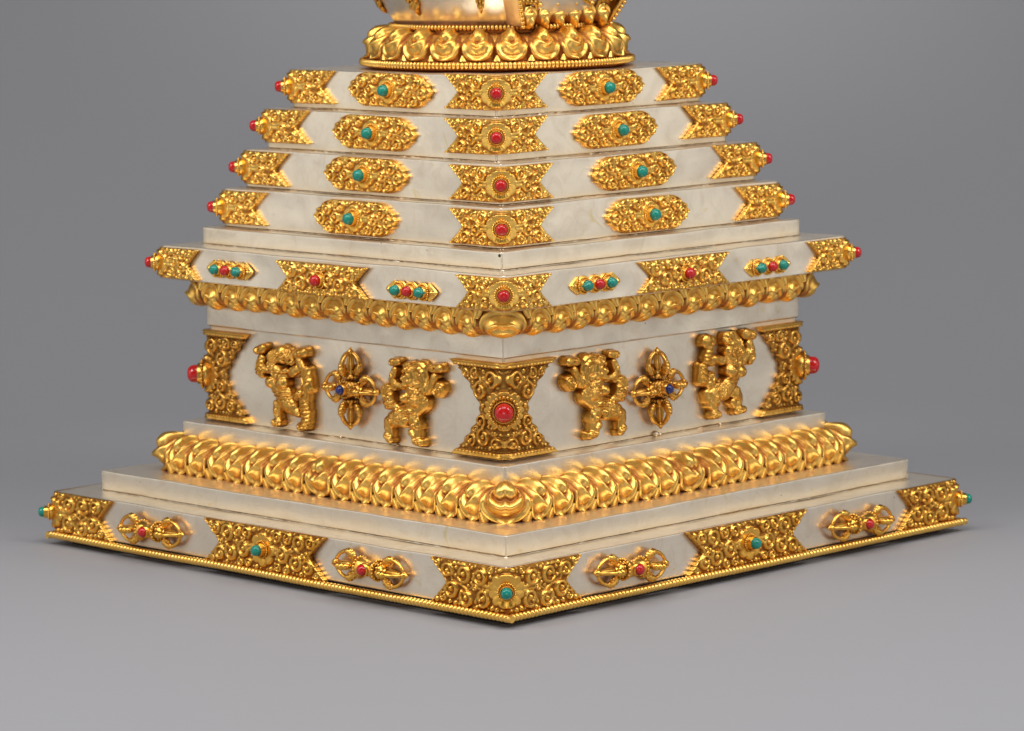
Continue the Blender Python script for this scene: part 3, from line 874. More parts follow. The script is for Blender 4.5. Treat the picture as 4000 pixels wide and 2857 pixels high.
def vajra_arm(g, ax, lat, out0, L, w, r, off=0.0):
    """one bud of prongs along ax; lat = in-face sideways direction; outward is -y"""
    ax, lat, ou = np.array(ax, float), np.array(lat, float), np.array((0, -1.0, 0))
    c = ou * out0
    k = L / 0.105
    def P(a, l, o):
        return c + ax * (off + a * k) + lat * l * w + ou * o * w
    # collar
    fr = (tuple(c + ax * off), tuple(ax), tuple(lat), tuple(ou))
    g.lathe([(0.0, -0.004 * k), (0.50 * w, 0), (0.62 * w, 0.005 * k), (0.50 * w, 0.011 * k), (0.34 * w, 0.016 * k), (0.40 * w, 0.022 * k), (0.30 * w, 0.030 * k)], 14, fr)
    for b in range(12):
        th = 2 * PI * b / 12
        g.ball(P(0.005, 0.60 * math.cos(th), 0.60 * math.sin(th)), 0.15 * w, 6, 4)
    # inner spindle
    sp = np.array([P(a, 0, 0) for a in np.linspace(0.02, 0.10, 9)])
    g.tube(sp, np.interp(np.linspace(0, 1, 9), [0, .3, .6, 1], [.18, .36, .28, .10]) * w, 8)
    g.tube(np.array([P(0.084, 0, 0), P(0.094, 0, 0), P(0.1085, 0, 0)]), [0.30 * w, 0.32 * w, 0.03 * w], 8)
    # four prongs
    for l, o in ((1, 0), (-1, 0), (0, 1), (0, -0.8)):
        pts = bez(P(0.022, l * .35, o * .3), P(0.020, l * 1.50, o * 1.30), P(0.078, l * 1.32, o * 1.15), P(0.092, l * .12, o * .12), 16)
        rad = np.interp(np.linspace(0, 1, 16), [0, .16, .24, .31, .36, .42, .47, .56, 1], [.18, .22, .36, .22, .36, .36, .20, .19, .15]) * w
        g.tube(pts, rad, 6)
        # makara curl on the shoulder
        for q, rr in (((0.024, 0.92), .30), ((0.034, 1.08), .32), ((0.046, 1.12), .27), ((0.020, 0.78), .24), ((0.031, 0.72), .22), ((0.040, 0.78), .16)):
            g.ball(P(q[0], l * q[1], o * q[1]), rr * w, 8, 6)

def vajra():
    g = G()
    y0 = 0.019
    for s in (-1, 1):
        vajra_arm(g, (s, 0, 0), (0, 0, 1), y0, 0.112, 0.034, 0, off=0.042)
        fr = ((0, -y0, 0), (s, 0, 0), (0, 0, 1), (0, 1, 0))
        n = 32
        th = np.linspace(0, 2 * PI, n, endpoint=False)
        prof = [(0.020, 0.004), (0.0235, 0.012), (0.0265, 0.022), (0.0285, 0.031), (0.0275, 0.036), (0.021, 0.039)]
        Pm = np.zeros((len(prof), n, 3))
        for i, (r, h) in enumerate(prof):
            rr = r * (1 + 0.07 * np.abs(np.cos(th * 4)) * (i / 4))
            Pm[i, :, 0] = s * h
            Pm[i, :, 1] = -y0 + rr * np.sin(th)
            Pm[i, :, 2] = rr * np.cos(th)
        g.grid(Pm, None, True)
        for b in range(18):
            t = 2 * PI * b / 18
            g.ball((s * 0.038, -y0 + 0.0285 * math.sin(t), 0.0285 * math.cos(t)), 0.0048, 6, 4)
    g.ball((0, -y0, 0), (0.012, 0.022, 0.022), 14, 9)
    o = g.obj('vajra', M_GOLDP, root)
    b = G()
    gr = 0.0158
    b.lathe([(1.30 * gr, 0), (1.22 * gr, 0.012), (1.17 * gr, 0.0255), (1.09 * gr, 0.026)], 26)
    b.lathe([(1.09 * gr, 0.026), (1.03 * gr, 0.022), (0.4 * gr, 0.021)], 26, mi=1)
    b.obj('bezel', [M_GOLDP, M_RESIN], o, loc=(0, -0.023, 0))
    s = G()
    s.lathe([(gr, 0.014), (gr, 0.026), (gr * .93, 0.0315), (gr * .75, 0.036), (gr * .45, 0.039), (gr * .02, 0.040)], 26)
    s.obj('coral_cabochon', M_CORAL, o, loc=(0, -0.023, 0))
    return o
o = vajra()
ap = TIERS['plinth'] + 0.001
first = True
for sd, s, dz, tl in (('L', ap - 0.527, 0.0, 0.02), ('L', ap - 1.494, -0.003, -0.03), ('R', 0.481 - ap, -0.003, 0.04), ('R', 1.498 - ap, -0.010, 0.03)):
    loc = on_face(sd, ap, s, zp + dz)
    if first:
        o.location = Vector(loc) * U; o.rotation_euler = (0, tl, RZ[sd]); first = False
    else:
        copy_part(o, root, loc, RZ[sd], tl)

def crossed_vajra():
    g = G()
    y0 = 0.020
    for ax, lat in (((1, 0, 0), (0, 0, 1)), ((-1, 0, 0), (0, 0, 1)), ((0, 0, 1), (1, 0, 0)), ((0, 0, -1), (1, 0, 0))):
        vajra_arm(g, ax, lat, y0, 0.090, 0.0345, 0, off=0.031)
    g.ball((0, -y0, 0), (0.030, 0.024, 0.030), 16, 10)
    o = g.obj('crossed_vajra', M_GOLDD, root)
    b = G()
    gr = 0.0145
    b.lathe([(1.9 * gr, -0.004), (1.75 * gr, 0.004), (1.35 * gr, 0.007), (1.22 * gr, 0.012), (1.17 * gr, 0.0235), (1.09 * gr, 0.024)], 26)
    b.lathe([(1.09 * gr, 0.024), (1.03 * gr, 0.020), (0.4 * gr, 0.019)], 26, mi=1)
    for k in range(16):
        t = 2 * PI * k / 16
        b.ball((1.62 * gr * math.cos(t), -0.007, 1.62 * gr * math.sin(t)), 0.0042, 6, 4)
    b.obj('bezel', [M_GOLDD, M_RESIN], o, loc=(0, -0.038, 0))
    s = G()
    s.lathe([(gr, 0.014), (gr, 0.024), (gr * .93, 0.029), (gr * .75, 0.033), (gr * .45, 0.0355), (gr * .02, 0.0365)], 26)
    s.obj('lapis_cabochon', M_LAPIS, o, loc=(0, -0.038, 0))
    return o
o = crossed_vajra()
o.location = Vector(on_face('L', a_d, 0.020, 0.519)) * U; o.rotation_euler = (0, 0.03, RZ['L'])
copy_part(o, root, on_face('R', a_d, -0.012, 0.508), RZ['R'], -0.06)

# ------------------------------------------------------------------ lotus mouldings
def smooth_prof(pts, n):
    p = np.array(pts, float)
    d = np.concatenate([[0], np.cumsum(np.hypot(*np.diff(p, axis=0).T))])
    d /= d[-1]
    # Catmull-Rom through the control points
    t = np.linspace(0, 1, n)
    out = np.zeros((n, 2))
    for i, q in enumerate(t):
        k = min(max(np.searchsorted(d, q) - 1, 0), len(p) - 2)
        u = (q - d[k]) / (d[k + 1] - d[k])
        p0, p1, p2, p3 = p[max(k - 1, 0)], p[k], p[k + 1], p[min(k + 2, len(p) - 1)]
        out[i] = 0.5 * (2 * p1 + (p2 - p0) * u + (2 * p0 - 5 * p1 + 4 * p2 - p3) * u * u + (3 * p1 - p0 - 3 * p2 + p3) * u ** 3)
    T = np.gradient(out, axis=0)
    T /= np.linalg.norm(T, axis=1)[:, None]
    nrm = np.stack([-T[:, 1], T[:, 0]], 1)
    return out, nrm

def petal_heights(S, T, big, hs, lobe=1.0, lipk=1.0):
    A = np.abs(S)
    w1 = {False: 0.38, True: 0.46, 'corner': 0.44}[big]
    ww = w1 * (0.52 + 0.48 * np.clip(T / 0.42, 0, 1)) if big else w1 * (0.80 + 0.20 * np.clip(T / 0.4, 0, 1))
    notch = 0.045 * np.exp(-(S / 0.09) ** 2) if big else 0.0
    w2 = {False: 0.60, True: 0.64, 'corner': 0.62}[big]
    f1 = (A / ww) ** 2 + (np.maximum(T + notch - 0.40, 0) / 0.18) ** 2
    f2 = (A / w2) ** 2 + (np.maximum(T - 0.56, 0) / 0.31) ** 2
    f3 = (A / 0.985) ** 2 + (np.maximum(T - 0.62, 0) / 0.39) ** 2
    # outer petal: a flat rim tilting outwards round the edge
    sm = lambda q: np.clip(q, 0, 1) ** 2 * (3 - 2 * np.clip(q, 0, 1))
    in3 = 0.50
    rim = sm((f3 - in3) / 0.14) * sm((1.0 - f3) / 0.10) * (0.85 + 0.15 * sm((f3 - in3) / 0.45))
    H = 0.0080 * rim * (0.40 + 0.60 * np.clip((T - .05) / 0.55, 0, 1)) + 0.0016 * (f3 < 1)
    H = H + 0.0120 * np.clip(1 - A / 0.34, 0, 1) * np.clip((T - 0.85) / 0.10, 0, 1) * np.clip((1.02 - T) / 0.04, 0, 1)
    # inner petal: a smooth bowl under the lobe
    bowl = (0.0075 + 0.0105 * np.clip((0.98 - T) / 0.36, 0, 1) * np.clip((T - 0.30) / 0.2, 0, 1)) * np.clip(1 - f2 ** 1.5, 0, 1) ** 0.6
    bowl = bowl - 0.0013 * np.exp(-(S / 0.05) ** 2) * (T > .62) + 0.0045 * np.clip(1 - A / 0.2, 0, 1) * np.exp(-((T - 0.83) / 0.03) ** 2)
    H = np.where(f2 < 1, np.maximum(bowl, 0.004), H)
    # lip curling out under the lobe, drawn to a beak in the middle
    lip = np.exp(-((f1 - 1.95 - 0.45 * np.exp(-(S / 0.13) ** 2)) / 0.33) ** 2)
    H = H + lipk * lip * (0.0018 + (0.0045 + (0.0125 if not big else 0.0070) * np.exp(-(S / 0.26) ** 2)) * np.clip((T - 0.42) / 0.12, 0, 1) * np.clip(1.25 - A / w2, 0, 1)) * (f2 < 0.97)
    L = lobe * 0.0285 * np.clip(1 - f1 ** 1.35, 0, 1) ** 0.5 * (0.60 + 0.40 * np.clip(T / 0.35, 0, 1))
    for s0 in (-0.14, 0.14):
        L = L - 0.0016 * np.exp(-((S - s0) / 0.035) ** 2) * (T < 0.44) * (L > .008)
        d = np.hypot((S - s0 * 1.35) * 0.042, (T - 0.51) * 0.13) / 0.0036
        L = L + (0.0012 * np.exp(-((d - 1) / .4) ** 2) - 0.0030 * np.exp(-d ** 2 * 2)) * (L > 0.006)
    H = np.where(f1 < 1, np.maximum(L, 0.003), H - lobe * 0.0125 * np.exp(-((f1 - 1.20) / 0.22) ** 2) * (0.4 + 0.6 * np.clip((T - .2) / .2, 0, 1)))
    fade = np.clip((1 - A) / 0.05, 0, 1)
    valley = 0.012 * np.clip((A - 0.78) / 0.2, 0, 1) ** 1.3 * np.clip(T / 0.15, 0, 1)
    dip = 0.0100 * np.clip((A - 0.46) / 0.28, 0, 1) * np.clip((0.66 - T) / 0.2, 0, 1) * np.clip(T / 0.15, 0, 1)
    H = H - (dip if big != 'corner' else dip * 0.5)
    return (H * fade - (valley if big != 'corner' else valley * 0.6)) * hs

def petal(prof, half, path, parent, name='petal', big=False, hs=1.0, ns=43, nt=84, mat=M_GOLD, nsign=1.0, seed=0, loc=(0, 0, 0), rz=0.0, lobe=1.0, lipk=1.0):
    B, Nn = smooth_prof(prof, nt)
    Nn = Nn * nsign
    s = np.linspace(-1, 1, ns)
    t = np.linspace(0, 1, nt)
    S, T = np.meshgrid(s, t)
    H = petal_heights(S, T, big, hs, lobe, lipk)
    r0 = np.random.default_rng(seed)
    H = blur(H, 1)
    H = H + blur(r0.normal(0, 1, H.shape), 3) * 0.0022 * (H > 0.001)
    cav = np.clip((blur(H, 5) - H) / 0.0055, 0, 1)
    cav = np.maximum(cav, np.clip(1 - H / 0.003, 0, 1) * 0.95)
    cav = np.clip(cav + np.clip((0.12 - T) / 0.12, 0, 1) * 0.35 * (np.abs(S) > .45), 0, 1)
    sw = S * half
    if big == 'corner':     # spread the petal evenly over the fan of the rounded corner
        k, arc = (0.86 if half < 0.03 else 0.66), 0.02 * PI / 4
        sw = np.sign(S) * np.where(np.abs(S) < k, np.abs(S) / k * arc, arc + (np.abs(S) - k) / (1 - k) * (half - arc))
    pos, nrm = path(sw)
    out = B[:, 0][:, None] + H * Nn[:, 0][:, None]
    zz = B[:, 1][:, None] + H * Nn[:, 1][:, None]
    P = np.stack([pos[..., 0] + nrm[..., 0] * out, pos[..., 1] + nrm[..., 1] * out, zz], -1)
    g = G()
    g.grid(P, cav)
    return g.obj(name, mat, parent, loc, rz)

def lotus_square(a, z0, prof, p, nsmall, wc, wm, hs, mat, nsign, **kw):
    """square band: core moulding with separate petals as its pieces"""
    g = G()
    B, Nn = smooth_prof(prof, 22)
    base, nrm = square_ring(a, 0.02, 60, 9)
    P = np.zeros((22, len(base), 3))
    for i in range(22):
        P[i, :, :2] = base + nrm * max(B[i, 0] - 0.012, 0.0)
        P[i, :, 2] = B[i, 1] + z0
    g.grid(P, 0.9 * np.ones(P.shape[:2]), True)
    # little sepals peeping out between the petals
    S_total = a
    edges = {}
    for sd in ('L', 'R'):
        rz = RZ[sd]
        xs = []
        x = wm / 2
        for k in range(nsmall + 1):
            xs += [x, -x]
            x += p
        for x0 in xs:
            s = np.linspace(-1, 1, 9); t = np.linspace(0.76, 1.06, 12)
            S, T = np.meshgrid(s, t)
            Bq, Nq = smooth_prof(prof, 200)
            idx = np.clip((T * 199).astype(int), 0, 199)
            wdt = p * 0.20 * np.sqrt(np.clip((T - 0.74) / 0.2, 0, 1)) * np.clip((1.07 - T) / 0.1, 0, 1) ** .6
            Hq = 0.012 * np.sqrt(np.clip(1 - S ** 2, 0, 1)) + 0.002 * np.abs(np.cos(T * 60)) + 0.004 * np.clip((T - .85) / .2, 0, 1)
            o_ = Bq[idx, 0] + Hq * Nq[idx, 0] * nsign
            z_ = Bq[idx, 1] + Hq * Nq[idx, 1] * nsign - (np.clip(T - 1, 0, 1) * 0.03 if nsign > 0 else 0)
            xx = x0 + S * wdt
            e = np.array((math.cos(rz), math.sin(rz))); nn = np.array((math.sin(rz), -math.cos(rz)))
            Q = np.zeros((12, 9, 3))
            Q[..., 0] = nn[0] * (a + o_) + e[0] * xx
            Q[..., 1] = nn[1] * (a + o_) + e[1] * xx
            Q[..., 2] = z0 + z_
            g.grid(Q, 0.1 * np.ones((12, 9)))
    core = g.obj('lotus_moulding', mat, root)
    small = [petal(prof, p * 0.535, straight, core, hs=hs * (0.94 + 0.04 * s), mat=mat, nsign=nsign, seed=s, **kw) for s in range(5)]
    used = [False] * 5
    mid = petal(prof, wm * 0.51, straight, core, big=True, hs=hs * 1.12, ns=55, mat=mat, nsign=nsign, seed=7, **kw)
    cor = petal(prof, wc / 2, corner_path(0.02), core, big='corner', hs=hs * (1.2 if nsign > 0 else 0.75), ns=81, mat=mat, nsign=nsign, seed=8, **kw)
    firstm = True
    for sd in ('L', 'R', 'BL', 'BR'):
        offs = []
        x = wm / 2 + p / 2
        for k in range(nsmall):
            offs += [x, -x]
            x += p
        if sd == 'BL':      # only the petals that show past the side corners
            offs = sorted(offs)[-3:]
        elif sd == 'BR':
            offs = sorted(offs)[:3]
        for i, x in enumerate(offs):
            k = (int(abs(x) * 977) + (x > 0) * 2) % 5
            loc = on_face(sd, a, x, z0)
            if not used[k]:
                small[k].location = Vector(loc) * U; small[k].rotation_euler = (0, 0, RZ[sd]); used[k] = True
            else:
                c = copy_part(small[k], core, loc, RZ[sd] + random.uniform(-.035, .035), random.uniform(-.035, .035))
                c.scale = (random.uniform(.96, 1.03), random.uniform(.95, 1.05), random.uniform(.97, 1.02))
        if sd in 'LR':
            loc = on_face(sd, a, 0, z0)
            if firstm:
                mid.location = Vector(loc) * U; mid.rotation_euler = (0, 0, RZ[sd]); firstm = False
            else:
                copy_part(mid, core, loc, RZ[sd])
    for i, c in enumerate('FLR'):
        loc = at_corner(c, a, z0)
        if i == 0:
            cor.location = Vector(loc) * U
        else:
            copy_part(cor, core, loc, CRZ[c])
    return core

PROF_LOW = [(0.000, 0.090), (0.028, 0.0915), (0.056, 0.084), (0.073, 0.069), (0.077, 0.052), (0.069, 0.027), (0.059, 0.001)]
a3 = TIERS['step3']
p_low = 0.089
lotus_square(a3, 0.2095, PROF_LOW, p_low, 7, 0.044, 0.121, 1.0, M_GOLD, 1.0)
PROF_UP = [(0.000, -0.078), (0.022, -0.079), (0.042, -0.072), (0.055, -0.059), (0.058, -0.044), (0.053, -0.022), (0.047, -0.003)]
ab = TIERS['band']
p_up = 0.0905
lotus_square(ab, 0.8035, PROF_UP, p_up, 6, 0.074, 0.115, 0.66, M_GOLD, -1.0, lobe=0.62, lipk=1.6)

# round lotus under the dome
zl = 1.4432
CX, CY = -0.006, 0.0
g = G()
PROF_R = [(0.000, 0.110), (0.024, 0.1105), (0.047, 0.102), (0.064, 0.085), (0.071, 0.066), (0.071, 0.048), (0.071, 0.033)]
Bp, _ = smooth_prof(PROF_R, 20)
RB = 0.322
z_axis = ((CX, CY, zl), (0, 0, 1), (1, 0, 0), (0, 1, 0))
g.lathe([(0.385, 0.0), (0.392, 0.004), (0.404, 0.010), (0.405, 0.026), (0.395, 0.032)] + [(RB + max(q[0] - 0.009, -0.004), q[1] - 0.002) for q in Bp[::-1]] + [(RB - 0.004, 0.118), (RB - 0.004, 0.128), (RB - 0.03, 0.130)], 128, z_axis)
g.C[-1][:] = 0.55
npet = 24
for k in range(npet):     # sepals between petals
    th = (k + 0.0) * 2 * PI / npet
    for w, z, r in ((0.013, 0.036, 0.0),):
        c = np.array((math.sin(th), -math.cos(th))); e = np.array((math.cos(th), math.sin(th)))
        t = np.linspace(0, 1, 8); s = np.linspace(-1, 1, 9)
        S, T = np.meshgrid(s, t)
        wd = w * (0.2 + 0.8 * T)
        rr = RB + 0.072 + 0.006 * np.sqrt(np.clip(1 - S ** 2, 0, 1)) * (0.4 + T)
        Q = np.stack([CX + c[0] * rr + e[0] * S * wd, CY + c[1] * rr + e[1] * S * wd, zl + 0.050 - 0.017 * T + 0 * S], -1)
        g.grid(Q)
rl = g.obj('round_lotus', M_GOLD, root)
ph0 = -8.5 * PI / 180
pr0 = petal(PROF_R, 2 * PI / npet * RB * 0.515, round_path(RB), rl, hs=0.85, ns=37, nsign=1.0, seed=4, loc=(CX, CY, zl), rz=ph0)
for k in range(1, npet):
    ang = (k * 360 / npet + 180) % 360 - 180
    if abs(ang - 8) < 115:
        copy_part(pr0, rl, (CX, CY, zl), ph0 + math.radians(ang))
def bead_ring(R, z, n, r, name):
    g = G()
    for k in range(n):
        th = 2 * PI * k / n
        g.ball((CX + R * math.sin(th), CY - R * math.cos(th), z), (r[0] * 1.0, r[0] * 1.0, r[1]), 8, 6)
    return g.obj(name, M_GOLD, rl)
bead_ring(0.4165, zl + 0.0205, 200, (0.0064, 0.0105), 'bead_ring')
bead_ring(0.3255, zl + 0.1285, 170, (0.0060, 0.0085), 'bead_ring')

# rope trim along the foot of the plinth: one twisted rod per side
for sd in ('L', 'R', 'BL', 'BR'):
    g = G()
    Ls = 1.012
    nb = 134
    m = nb * 8
    s = np.linspace(-Ls, Ls, m)
    ph = (s + Ls) / (2 * Ls) * nb * PI
    rr = 0.0082 + 0.0036 * np.abs(np.sin(ph)) ** 0.6 + np.array([0.0006 * n2d(q * 30, RZ[sd]) for q in s])
    rr[:5] = 0.0108; rr[-5:] = 0.0108
    lift = np.array([0.0025 * n2d(q * 2.2, RZ[sd] * 3) for q in s])
    off = np.array([0.0022 * n2d(q * 3.1, RZ[sd] * 7) for q in s])
    rz = RZ[sd]
    e = np.array((math.cos(rz), math.sin(rz), 0)); nn = np.array((math.sin(rz), -math.cos(rz), 0))
    pts = s[:, None] * e + (1.003 + off)[:, None] * nn + (0.0095 + lift)[:, None] * np.array((0, 0, 1))
    pts += ({'L': 0.012, 'R': 0.009}.get(sd, 0)) * e
    g.tube(pts, rr, 10)
    g.obj('rope_trim', M_GOLD, root, sharp=60)
# unseen board under the plinth, near-black and set back to deepen the shade
g = G()
base, nrm = square_ring(0.955, 0.006, 4, 3)
P = np.zeros((4, len(base), 3))
for i, (k, z) in enumerate(((1, -0.020), (1, 0.0185), (0.9, 0.0187), (0.05, 0.0189))):
    P[i, :, :2] = base * k
    P[i, :, 2] = z
g.grid(P, None, True)
m_, nt_, b_ = new_mat('shade_black')
tc_ = N(nt_, 'ShaderNodeTexCoord').outputs['Object']
n_ = noise_tex(nt_, tc_, 60, 4, 0.6)
nt_.links.new(mixc(nt_, n_.outputs['Fac'], (0.012, 0.009, 0.007), (0.035, 0.026, 0.02)), b_.inputs['Base Color'])
b_.inputs['Roughness'].default_value = 0.7
g.obj('shade_board', m_, root)

# ------------------------------------------------------------------ dome with hanging ornaments and niche
zd = zl + 0.1265
g = G()
dome_prof = [(0.27, 0.0), (0.304, 0.002), (0.313, 0.014), (0.332, 0.040), (0.352, 0.074), (0.374, 0.115), (0.395, 0.165), (0.411, 0.225), (0.418, 0.285), (0.410, 0.340), (0.380, 0.392), (0.325, 0.430), (0.245, 0.452), (0.12, 0.462), (0.002, 0.464)]
dp, _ = smooth_prof(dome_prof, 60)
th = np.linspace(0, 2 * PI, 160, endpoint=False)
P = np.zeros((60, 160, 3))
for i in range(60):
    for j in range(160):
        r = dp[i, 0] + 0.0016 * n2d(math.cos(th[j]) * 5, math.sin(th[j]) * 5, dp[i, 1] * 14)
        P[i, j] = (CX + r * math.cos(th[j]), CY + r * math.sin(th[j]), zd + dp[i, 1])
g.grid(P, None, True)
dome = g.obj('dome', M_SILVER, root)
def dome_r(z):
    return float(np.interp(z - zd, dp[:40, 1], dp[:40, 0]))
def pendant(az, tip_z, w, h):
    """hanging festoon drop: cluster of scrolls ending in a point, lying on the dome"""
    g = G()
    c = np.array((math.sin(az), -math.cos(az))); e = np.array((math.cos(az), math.sin(az)))
    def at(x, z, o):
        r = dome_r(z) + o
        return (CX + c[0] * r + e[0] * x, CY + c[1] * r + e[1] * x, z)
    g.tube(np.array([at(0, tip_z, 0.004), at(0, tip_z + 0.12 * h, 0.008), at(0, tip_z + 0.3 * h, 0.011)]), [0.002, 0.22 * w, 0.26 * w], 8)
    for f, ww in ((0.32, 0.55), (0.52, 0.8), (0.75, 1.0), (0.98, 1.25)):
        for sx in (-1, 0, 1):
            g.ball(at(sx * ww * w * 0.55, tip_z + f * h + (0.06 * h if sx == 0 else 0), 0.009), (0.26 * w, 0.26 * w, 0.15 * h), 8, 6)
        g.tube(np.array([at(-ww * w * .8, tip_z + f * h + .1 * h, .006), at(0, tip_z + f * h - .02 * h, .012), at(ww * w * .8, tip_z + f * h + .1 * h, .006)]), 0.10 * w, 6)
    return g.obj('hanging_ornament', M_GOLDD, dome)
pendant(math.asin(-0.235 / 0.345), 1.6085, 0.034, 0.10)
pendant(math.asin(-0.045 / 0.345), 1.6150, 0.020, 0.075)
pendant(math.asin(-0.99), 1.610, 0.036, 0.10)

# niche on the right front: frame, back panel, lotus seat
NB = PI / 4 - 0.115
nc = np.array((math.sin(NB), -math.cos(NB), 0)); ne = np.array((math.cos(NB), math.sin(NB), 0)); nz3 = np.array((0, 0, 1.0))
nz0 = 1.578
def NP(e, z, o):
    e = e + 0.010
    k = (z - nz0)
    return np.array((CX, CY, 0)) + nc * (0.322 + o + k * 0.42) + ne * e + nz3 * z
g = G()
hw = lambda z: 0.172 + (z - nz0) * 0.50
zz = np.linspace(nz0 - 0.002, nz0 + 0.22, 6)
g.grid(np.array([[NP(x * hw(z), z, -0.022) for x in np.linspace(-1, 1, 8)] for z in zz]))
for s in (-1, 1):     # silver cheeks running back to the dome
    g.grid(np.array([[NP(s * hw(z), z, 0.004), NP(s * hw(z) * 1.03, z, -0.02), NP(s * hw(z) * 1.04, z, -0.14)] for z in zz]), mi=1)
g.grid(np.array([[NP(x * hw(nz0), nz0 - .002, o) for x in np.linspace(-1, 1, 8)] for o in (0.004, -0.14)]))
niche = g.obj('niche', [M_GOLDD, M_SILVER], dome)
for s in (-1, 1):
    g = G()
    for k in range(17):
        z = nz0 - 0.004 + k * 0.0125
        g.ball(NP(s * hw(z) * 1.0, z, 0.008), (0.0068, 0.0068, 0.0064), 9, 6)
    g.tube(np.array([NP(s * hw(z) * 0.955, z, 0.0) for z in zz]), 0.006, 6)
    g.obj('bead_border', M_GOLD, niche)
    g = G()
    for z in np.arange(nz0 + 0.055, nz0 + 0.21, 0.013):
        for dx in (0.90, 0.82, 0.74, 0.66):
            q = 0.0095 + 0.003 * n2d(z * 200, dx * 40, s)
            g.ball(NP(s * hw(z) * dx, z + dx * .02 + 0.003 * n2d(dx * 50, z * 90), -0.015), q, 8, 6)
    g.tube(np.array([NP(s * hw(z) * 0.60, z, -0.017) for z in zz]), 0.007, 6)
    g.obj('pilaster', M_GOLDD, niche)
# petals of the seat
PROF_N = [(0.000, -0.002), (0.016, -0.002), (0.028, 0.010), (0.031, 0.024), (0.028, 0.038), (0.026, 0.047), (0.026, 0.055)]
seat_rz = NB
lp = NP(0, nz0 + 0.002, -0.024)
p0 = None
for k in range(6):
    x = (-0.142 + 0.0568 * k)
    q = NP(x, nz0 + 0.002, -0.024)
    if p0 is None:
        p0 = petal(PROF_N, 0.029, straight, niche, hs=0.62, nsign=-1.0, seed=2, ns=25, nt=36, loc=tuple(q), rz=seat_rz)
    else:
        copy_part(p0, niche, tuple(q), seat_rz)
g = G()
for x in (-0.115, -0.05, 0.02, 0.085):
    g.ball(NP(x, nz0 + 0.060, -0.008), (0.010, 0.010, 0.007), 8, 6)
g.tube(np.array([NP(-0.01, nz0 + 0.095, -0.005), NP(0.03, nz0 + 0.08, -0.002), NP(0.068, nz0 + 0.064, -0.006)]), [0.006, 0.0055, 0.007], 8)
g.obj('seat_scrolls', M_GOLD, niche)

# ------------------------------------------------------------------ paper sweep
g = G()
y0, rad = 2.6, 5.0
FLOOR = -0.0205
prof = [(y, FLOOR) for y in np.linspace(-16, y0, 16)]
for k in range(1, 25):
    f = k / 24 * (PI / 2 - 0.05)
    prof.append((y0 + rad * math.sin(f), FLOOR + rad * (1 - math.cos(f))))
ye, ze = prof[-1]
prof += [(ye + 0.1, ze + 3), (ye + 0.3, ze + 8)]
P = np.zeros((len(prof), 13, 3))
for i, (y, z) in enumerate(prof):
    for j, x in enumerate(np.linspace(-16, 16, 13)):
        P[i, j] = (x, y, z)
g.grid(P)
bd = g.obj('backdrop', M_PAPER)
bd['kind'] = 'structure'

# ------------------------------------------------------------------ light
w = bpy.data.worlds.new('World')
scene.world = w
w.use_nodes = True
bgn = w.node_tree.nodes['Background']
bgn.inputs[0].default_value = (0.95, 0.97, 1.0, 1)
bgn.inputs[1].default_value = 0.06

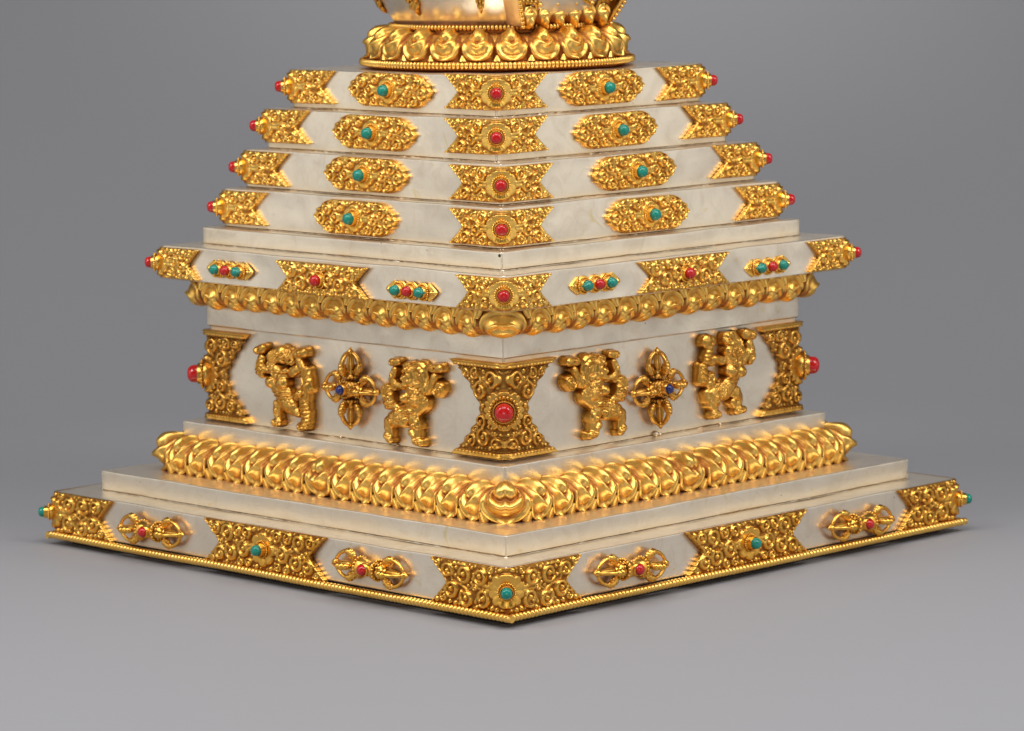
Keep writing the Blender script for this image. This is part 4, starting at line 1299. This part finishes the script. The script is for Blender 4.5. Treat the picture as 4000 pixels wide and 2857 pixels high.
def area(name, loc, target, size, power, col=(1, 0.96, 0.9), size_y=None):
    l = bpy.data.lights.new(name, 'AREA')
    l.shape = 'RECTANGLE'
    l.size = size; l.size_y = size_y or size
    l.energy = power
    l.color = col
    o = bpy.data.objects.new(name, l)
    COL.objects.link(o)
    o.location = loc
    d = Vector(target) - Vector(loc)
    o.rotation_euler = d.to_track_quat('-Z', 'Y').to_euler()
    return o
area('side_panel_left', (-1.9, -0.48, 0.62), (0, -0.1, 0.25), 1.9, 6.1, (1, 0.965, 0.905), size_y=1.25)
area('side_panel_right', (1.9, -0.48, 0.62), (0, -0.1, 0.25), 1.9, 6.1, (1, 0.965, 0.905), size_y=1.25)
area('softbox_left', (-1.4, -0.98, 1.6), (0, -0.1, 0.2), 0.8, 18, (1, 0.985, 0.95))
area('softbox_right', (1.4, -0.98, 1.6), (0, -0.1, 0.2), 0.8, 18, (1, 0.985, 0.95))
area('front_strip', (0, -3.1, 0.30), (0, 0, 0.22), 1.1, 5.5, (1, 0.98, 0.95), size_y=0.45)
sp = bpy.data.lights.new('backdrop_spot', 'SPOT')
sp.energy = 24
sp.color = (1, 0.985, 0.96)
sp.spot_size = math.radians(52)
sp.spot_blend = 1.0
sp.shadow_soft_size = 0.15
so = bpy.data.objects.new('backdrop_spot', sp)
COL.objects.link(so)
so.location = (0.15, 0.75, 1.75)
so.rotation_euler = (Vector((0.12, 1.95, 0.40)) - so.location).to_track_quat('-Z', 'Y').to_euler()
area('softbox_top', (0, -0.95, 1.75), (0, -0.55, 0), 1.0, 17, (1, 0.985, 0.97))

# ------------------------------------------------------------------ camera
cam = bpy.data.cameras.new('camera')
cam.sensor_fit = 'HORIZONTAL'
cam.sensor_width = 36.0
cam.lens = 14179.61 / 4000 * 36
cam.clip_start = 0.05
cam.clip_end = 100
co = bpy.data.objects.new('camera', cam)
COL.objects.link(co)
yw, pt, rl_ = 0.0023938716, 0.1299103, -0.013569725
fwd = np.array([math.sin(yw) * math.cos(pt), math.cos(yw) * math.cos(pt), -math.sin(pt)])
right = np.array([math.cos(yw), -math.sin(yw), 0])
upv = np.cross(right, fwd)
r2 = right * math.cos(rl_) + upv * math.sin(rl_)
u2 = -right * math.sin(rl_) + upv * math.cos(rl_)
M = Matrix(((r2[0], u2[0], -fwd[0], 0), (r2[1], u2[1], -fwd[1], -11.126257 * U), (r2[2], u2[2], -fwd[2], 1.972519 * U), (0, 0, 0, 1)))
co.matrix_world = M
cam.dof.use_dof = True
cam.dof.focus_distance = (11.126 - 1.02) * U
cam.dof.aperture_fstop = 14.0
scene.camera = co

scene.view_settings.view_transform = 'Standard'
scene.view_settings.look = 'None'
scene.view_settings.exposure = 0.0
scene.cycles.max_bounces = 8
scene.cycles.glossy_bounces = 5
scene.cycles.use_denoising = True
